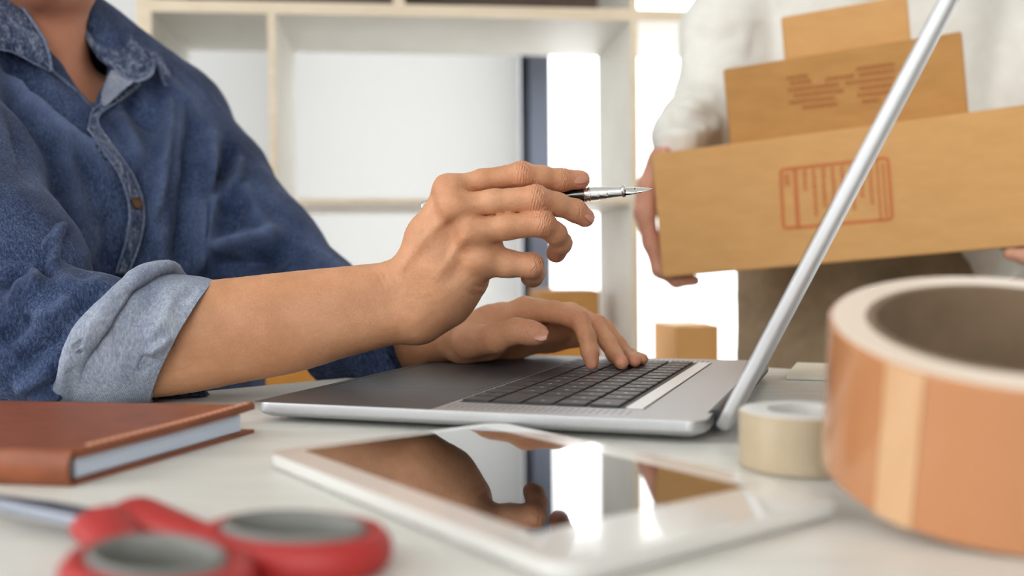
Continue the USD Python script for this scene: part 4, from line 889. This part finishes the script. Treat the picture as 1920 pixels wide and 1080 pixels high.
# ------------------------------------------------------------------ standing person with the cartons
DB = 1.24
you = thing_at('person', 'standing person in a white long-sleeved shirt and khaki trousers carrying three stacked cartons', 'person', (*at(1640, 540, 1.62)[:2], 0))
cx = at(1640, 540, 1.62)
def Y_(x, y, d, r): return J(x, y, d, r)
f = Field(at(1180, 560, 1.22) - [.06, .03, .05], at(2140, -330, 1.75) + [.04, .10, .35], .006)
hc2 = np.array([cx[0] + .01, 1.59, 1.565])
f.cone(np.array([cx[0], 1.62, 1.38]), np.array([cx[0], 1.61, 1.50]), .056, .054, .03); P2_head = head(f, hc2, (-.25, -1, -.12), .23, .02)
f.cone(np.array([cx[0] - .13, 1.62, 1.34]), np.array([cx[0] + .13, 1.62, 1.34]), .07, .07, .05); f.cone(np.array([cx[0] - .07, 1.60, 1.28]), np.array([cx[0] - .06, 1.62, .98]), .10, .095, .06); f.cone(np.array([cx[0] + .07, 1.60, 1.28]), np.array([cx[0] + .06, 1.62, .98]), .10, .095, .06)
shA = np.array([cx[0] - .185, 1.62, 1.345]); elA = at(1338, 245, 1.60); wrA = at(1262, 285, 1.345); shB = np.array([cx[0] + .185, 1.62, 1.345]); elB = at(1985, 330, 1.50); wrB = at(1960, 440, 1.26)
f.cone(shA, elA, .047, .038, .02); f.cone(elA, wrA, .038, .026, .02); f.cone(shB, elB, .047, .038, .02); f.cone(elB, wrB, .038, .026, .02)
bodyB = f.mesh(5)
f = Field(at(1170, 560, 1.22) - [.02, .02, .03], at(1340, 250, 1.42) + [.02, .03, .02], .0022)
f.cone(at(1258, 285, 1.34), at(1246, 310, 1.31), .024, .024, .01)
for i, d_ in enumerate((1.262, 1.284, 1.306, 1.326)):
    c = [J(1240, 300, d_ + .012, 24), J(1218, 350, d_ + .006, 21), J(1209, 398, d_, 19 - i), J(1221, 455, d_, 16), J(1237, 506, d_, 14.5), J(1268, 527, d_, 12), J(1302 - 5 * i, 526, d_, 10.5)]
    chain(f, c, .008)
chain(f, [J(1240, 330, 1.29, 26), J(1222, 375, 1.29, 22)], .015)
chain(f, [J(1244, 315, 1.275, 18), J(1240, 300, 1.262, 14), J(1248, 283, 1.256, 9)], .008)
hA = f.mesh(4)
f = Field(at(1860, 520, 1.05) - [.02, .02, .05], at(2080, 400, 1.34) + [.02, .03, .03], .003)
f.cone(at(1960, 440, 1.26), at(1990, 470, 1.20), .027, .026, .01)
for i, d_ in enumerate((1.10, 1.122, 1.144, 1.166)):
    chain(f, [J(2010, 440, d_ + .03, 24), J(2012, 478, d_ + .004, 17), J(1975, 488, d_, 15), J(1925, 481, d_, 14), J(1893 + 4 * i, 476, d_, 11.5)], .008)
hB = f.mesh(4)
bodB = obj('body', unite(bodyB, hA, hB), 'rosy_skin', you, True); head_extras(bodB, *P2_head)
# white shirt
f = Field(at(1190, 560, 1.28) - [.04, .02, .03], at(2140, -330, 1.75) + [.04, .12, .1], .006)
X0 = cx[0]
f.cone(np.array([X0 - .13, 1.62, 1.34]), np.array([X0 + .13, 1.62, 1.34]), .082, .082, .05)
for s in (-1, 1):
    f.cone(np.array([X0 + s * .085, 1.60, 1.28]), np.array([X0 + s * .085, 1.62, 1.02]), .112, .112, .06); f.cone(np.array([X0 + s * .085, 1.62, 1.0]), np.array([X0 + s * .09, 1.62, .955]), .112, .115, .06)
chain(f, [(shA, .072), (at(1356, 60, 1.60), .064), (at(1336, 200, 1.575), .062), (at(1308, 240, 1.50), .056), (at(1292, 246, 1.42), .041), (at(1273, 256, 1.345), .033), (at(1268, 268, 1.300), .030)], .03)
chain(f, [(shB, .072), (elB, .062), (wrB, .038)], .03)
ms = f.mesh(5); folds(ms, [([(1262, 170), (1300, 190), (1350, 185)], 7, 14), ([(1250, 215), (1300, 222), (1355, 215)], -7, 14), ([(1240, 250), (1300, 250), (1350, 240)], 6, 12), ([(1270, 110), (1320, 135), (1390, 130)], 5, 16), ([(1420, 40), (1422, 80), (1412, 120)], -9, 12), ([(1285, 60), (1340, 80), (1400, 60)], -5, 16)])
rumple(ms, .004, 14, 40, 3)
obj('shirt', ms, 'white_cotton', you, True, label='loose white long-sleeved shirt')
hemc = at(1868, 505, 1.44)
f = Field(hemc - [.14, .10, .05], hemc + [.14, .12, .16], .004); f.cone(hemc + [-.045, .03, .10], hemc + [-.005, .0, -.006], .030, .020, .02); f.cone(hemc + [-.005, .0, -.004], hemc + [.07, .03, .02], .020, .024, .02); f.cone(hemc + [.07, .05, .10], hemc + [.07, .03, .02], .03, .026, .02)
m = f.mesh(4); rumple(m, .003, 40, 6, 2); obj('shirt_tail', m, 'white_cotton', you, True)
# trousers
f = Field([X0 - .30, 1.40, 0], [X0 + .32, 1.86, 1.02], .008)
for s in (-1, 1):
    f.cone(np.array([X0 + s * .118, 1.62, .88]), np.array([X0 + s * .15, 1.60, .47]), .112, .090, .04); f.cone(np.array([X0 + s * .135, 1.60, .47]), np.array([X0 + s * .14, 1.64, .10]), .078, .060, .03)
f.cone(np.array([X0 - .08, 1.63, .92]), np.array([X0 + .08, 1.63, .92]), .112, .112, .04)
m = f.mesh(4); folds(m, [([(1370, 540), (1420, 560), (1500, 555)], 5, 12), ([(1350, 620), (1400, 600), (1470, 610)], -5, 14)]); rumple(m, .004, 16, 77, 3); obj('trousers', m, 'khaki_cotton', you, True)
for s in (-1, 1):
    a_ = np.array([X0 + s * .14, 1.60, 0]); f = Field(a_ - [.09, .26, .01], a_ + [.09, .14, .14], .007); f.cone(a_ + [0, .05, .045], a_ + [0, -.16, .036], .044, .038, .02); f.cone(a_ + [0, .04, .05], a_ + [0, .04, .10], .042, .044, .02)
    m = f.mesh(3); m.vertices = np.c_[m.vertices[:, :2], np.maximum(m.vertices[:, 2], .001)]; obj('shoe', m, 'shoe_brown', you, True)
# the three cartons: a tilted stack
a0, b0 = at(1241, 521, 1.236), at(1920, 462, 1.092); X = b0 - a0; X /= np.linalg.norm(X); t0 = at(1226, 288, 1.236); Zb = t0 - a0; Zb -= X * (Zb @ X); hb = float(np.linalg.norm(Zb)); Zb /= hb; Yb = np.cross(Zb, X)
def stack_box(label, base, w, d, h_, m): return carton('carried_box', label, base, X, Yb, w, d, h_, m)
W1 = .60
big = stack_box('wide cardboard carton at the bottom of the carried stack, with an orange barred stamp', a0, W1, .26, hb, 'cardboard')
def on_face(px_, py_, base, lift=0.):
    r = ray(px_, py_); q = CAM + r * (((base - CAM) @ Yb) / (r @ Yb)) - base; return float(q @ X), float(q @ Zb)
top1 = a0 + Zb * (hb + .001)
def front_base(pxl, pyl, back): 
    b_ = top1 + Yb * back; u, w = on_face(pxl, pyl, b_); return b_ + X * u
b2 = front_base(1367, 263, .035); u2, z2 = on_face(1804, 66, b2); uL, zL = on_face(1357, 121, b2); w2 = on_face(1811, 140, b2)[0]
mid_ = stack_box('middle cardboard carton of the carried stack with smudged orange print', b2, w2, .20, (z2 + zL) / 2, 'dark_cardboard'); h2_ = (z2 + zL) / 2
b3o = b2 + Zb * (h2_ + .001) + Yb * .03; u0, _ = on_face(1470, 104, b3o); u1, z1_ = on_face(1702, 0, b3o); _, z0_ = on_face(1467, 21, b3o); b3 = b3o + X * u0
stack_box('small plain cardboard carton on top of the carried stack', b3, u1 - u0, .16, (z0_ + z1_) / 2, 'cardboard')
# print: thin ink on the front faces, in face coordinates (along, up)
def ink(polys, base, m, parent, name, **kw):
    ms = []
    for g_ in polys:
        q = extrude(g_, .0003); ms.append(place(q, base - Yb * .0003, X, Zb, np.cross(X, Zb)))
    m_ = cat_(ms); return obj(name, m_, m, parent, False, **kw)
fl = lambda x, y: np.array(on_face(x, y, a0))
def quad_map(c00, c10, c11, c01, fn):
    c = [fn(*q) for q in (c00, c10, c11, c01)]
    return lambda u, v: (1 - u) * (1 - v) * c[0] + u * (1 - v) * c[1] + u * v * c[2] + (1 - u) * v * c[3]
Q = quad_map((1466, 432), (1677, 414), (1668, 292), (1460, 316), fl)
def fq(Qm, u0, v0, u1, v1): return Polygon([Qm(u0, v0), Qm(u1, v0), Qm(u1, v1), Qm(u0, v1)])
fr_ = fq(Q, 0, 0, 1, 1); fr_ = fr_.buffer(-.007).buffer(.007)
st = [fr_.difference(fr_.buffer(-.0042))]
st += [fq(Q, .13, .02, .17, .97), fq(Q, .875, .02, .895, .97), fq(Q, .925, .06, .945, .9)]
rng = random.Random(3)
def word(u0, u1, v0, v1):          # a run of small letter-like strokes: a line of stamped text, too blurred to read
    o = []; v = v1
    while v > v0: s_ = rng.uniform(.025, .05); o.append(fq(Q, u0 + rng.uniform(0, .008), v - s_, u1 - rng.uniform(0, .008), v)); v -= s_ + .014
    return o
for u, v0 in ((.215, .62), (.30, .18), (.385, .3), (.47, .24), (.555, .36), (.64, .22), (.72, .42), (.80, .30)): st += word(u, u + .042, v0, .93)
st += word(.04, .10, .72, .9)
ink(st, a0, 'stamp_ink', big, 'stamp', label='orange rounded stamp panel with upright bars')
Q2f = lambda x, y: np.array(on_face(x, y, b2)); Q = quad_map((1482, 215), (1688, 196), (1690, 108), (1474, 138), Q2f)
st = []
for v0, runs in ((.84, ((.0, .20), (.62, .94))), (.70, ((.03, .22), (.34, .60), (.64, .95))), (.55, ((.0, .46), (.52, .94))), (.40, ((.05, .50), (.64, .92))), (.25, ((.0, .42), (.62, .94))), (.10, ((.12, .44), (.66, .82)))):
    for u0, u1 in runs:
        u = u0
        while u < u1: s_ = rng.uniform(.018, .04); st.append(fq(Q, u, v0, min(u + s_, u1), v0 + .085)); u += s_ + .008
ink(st, b2, 'stamp_ink_dark', mid_, 'stamp', label='smudged orange lines of print')
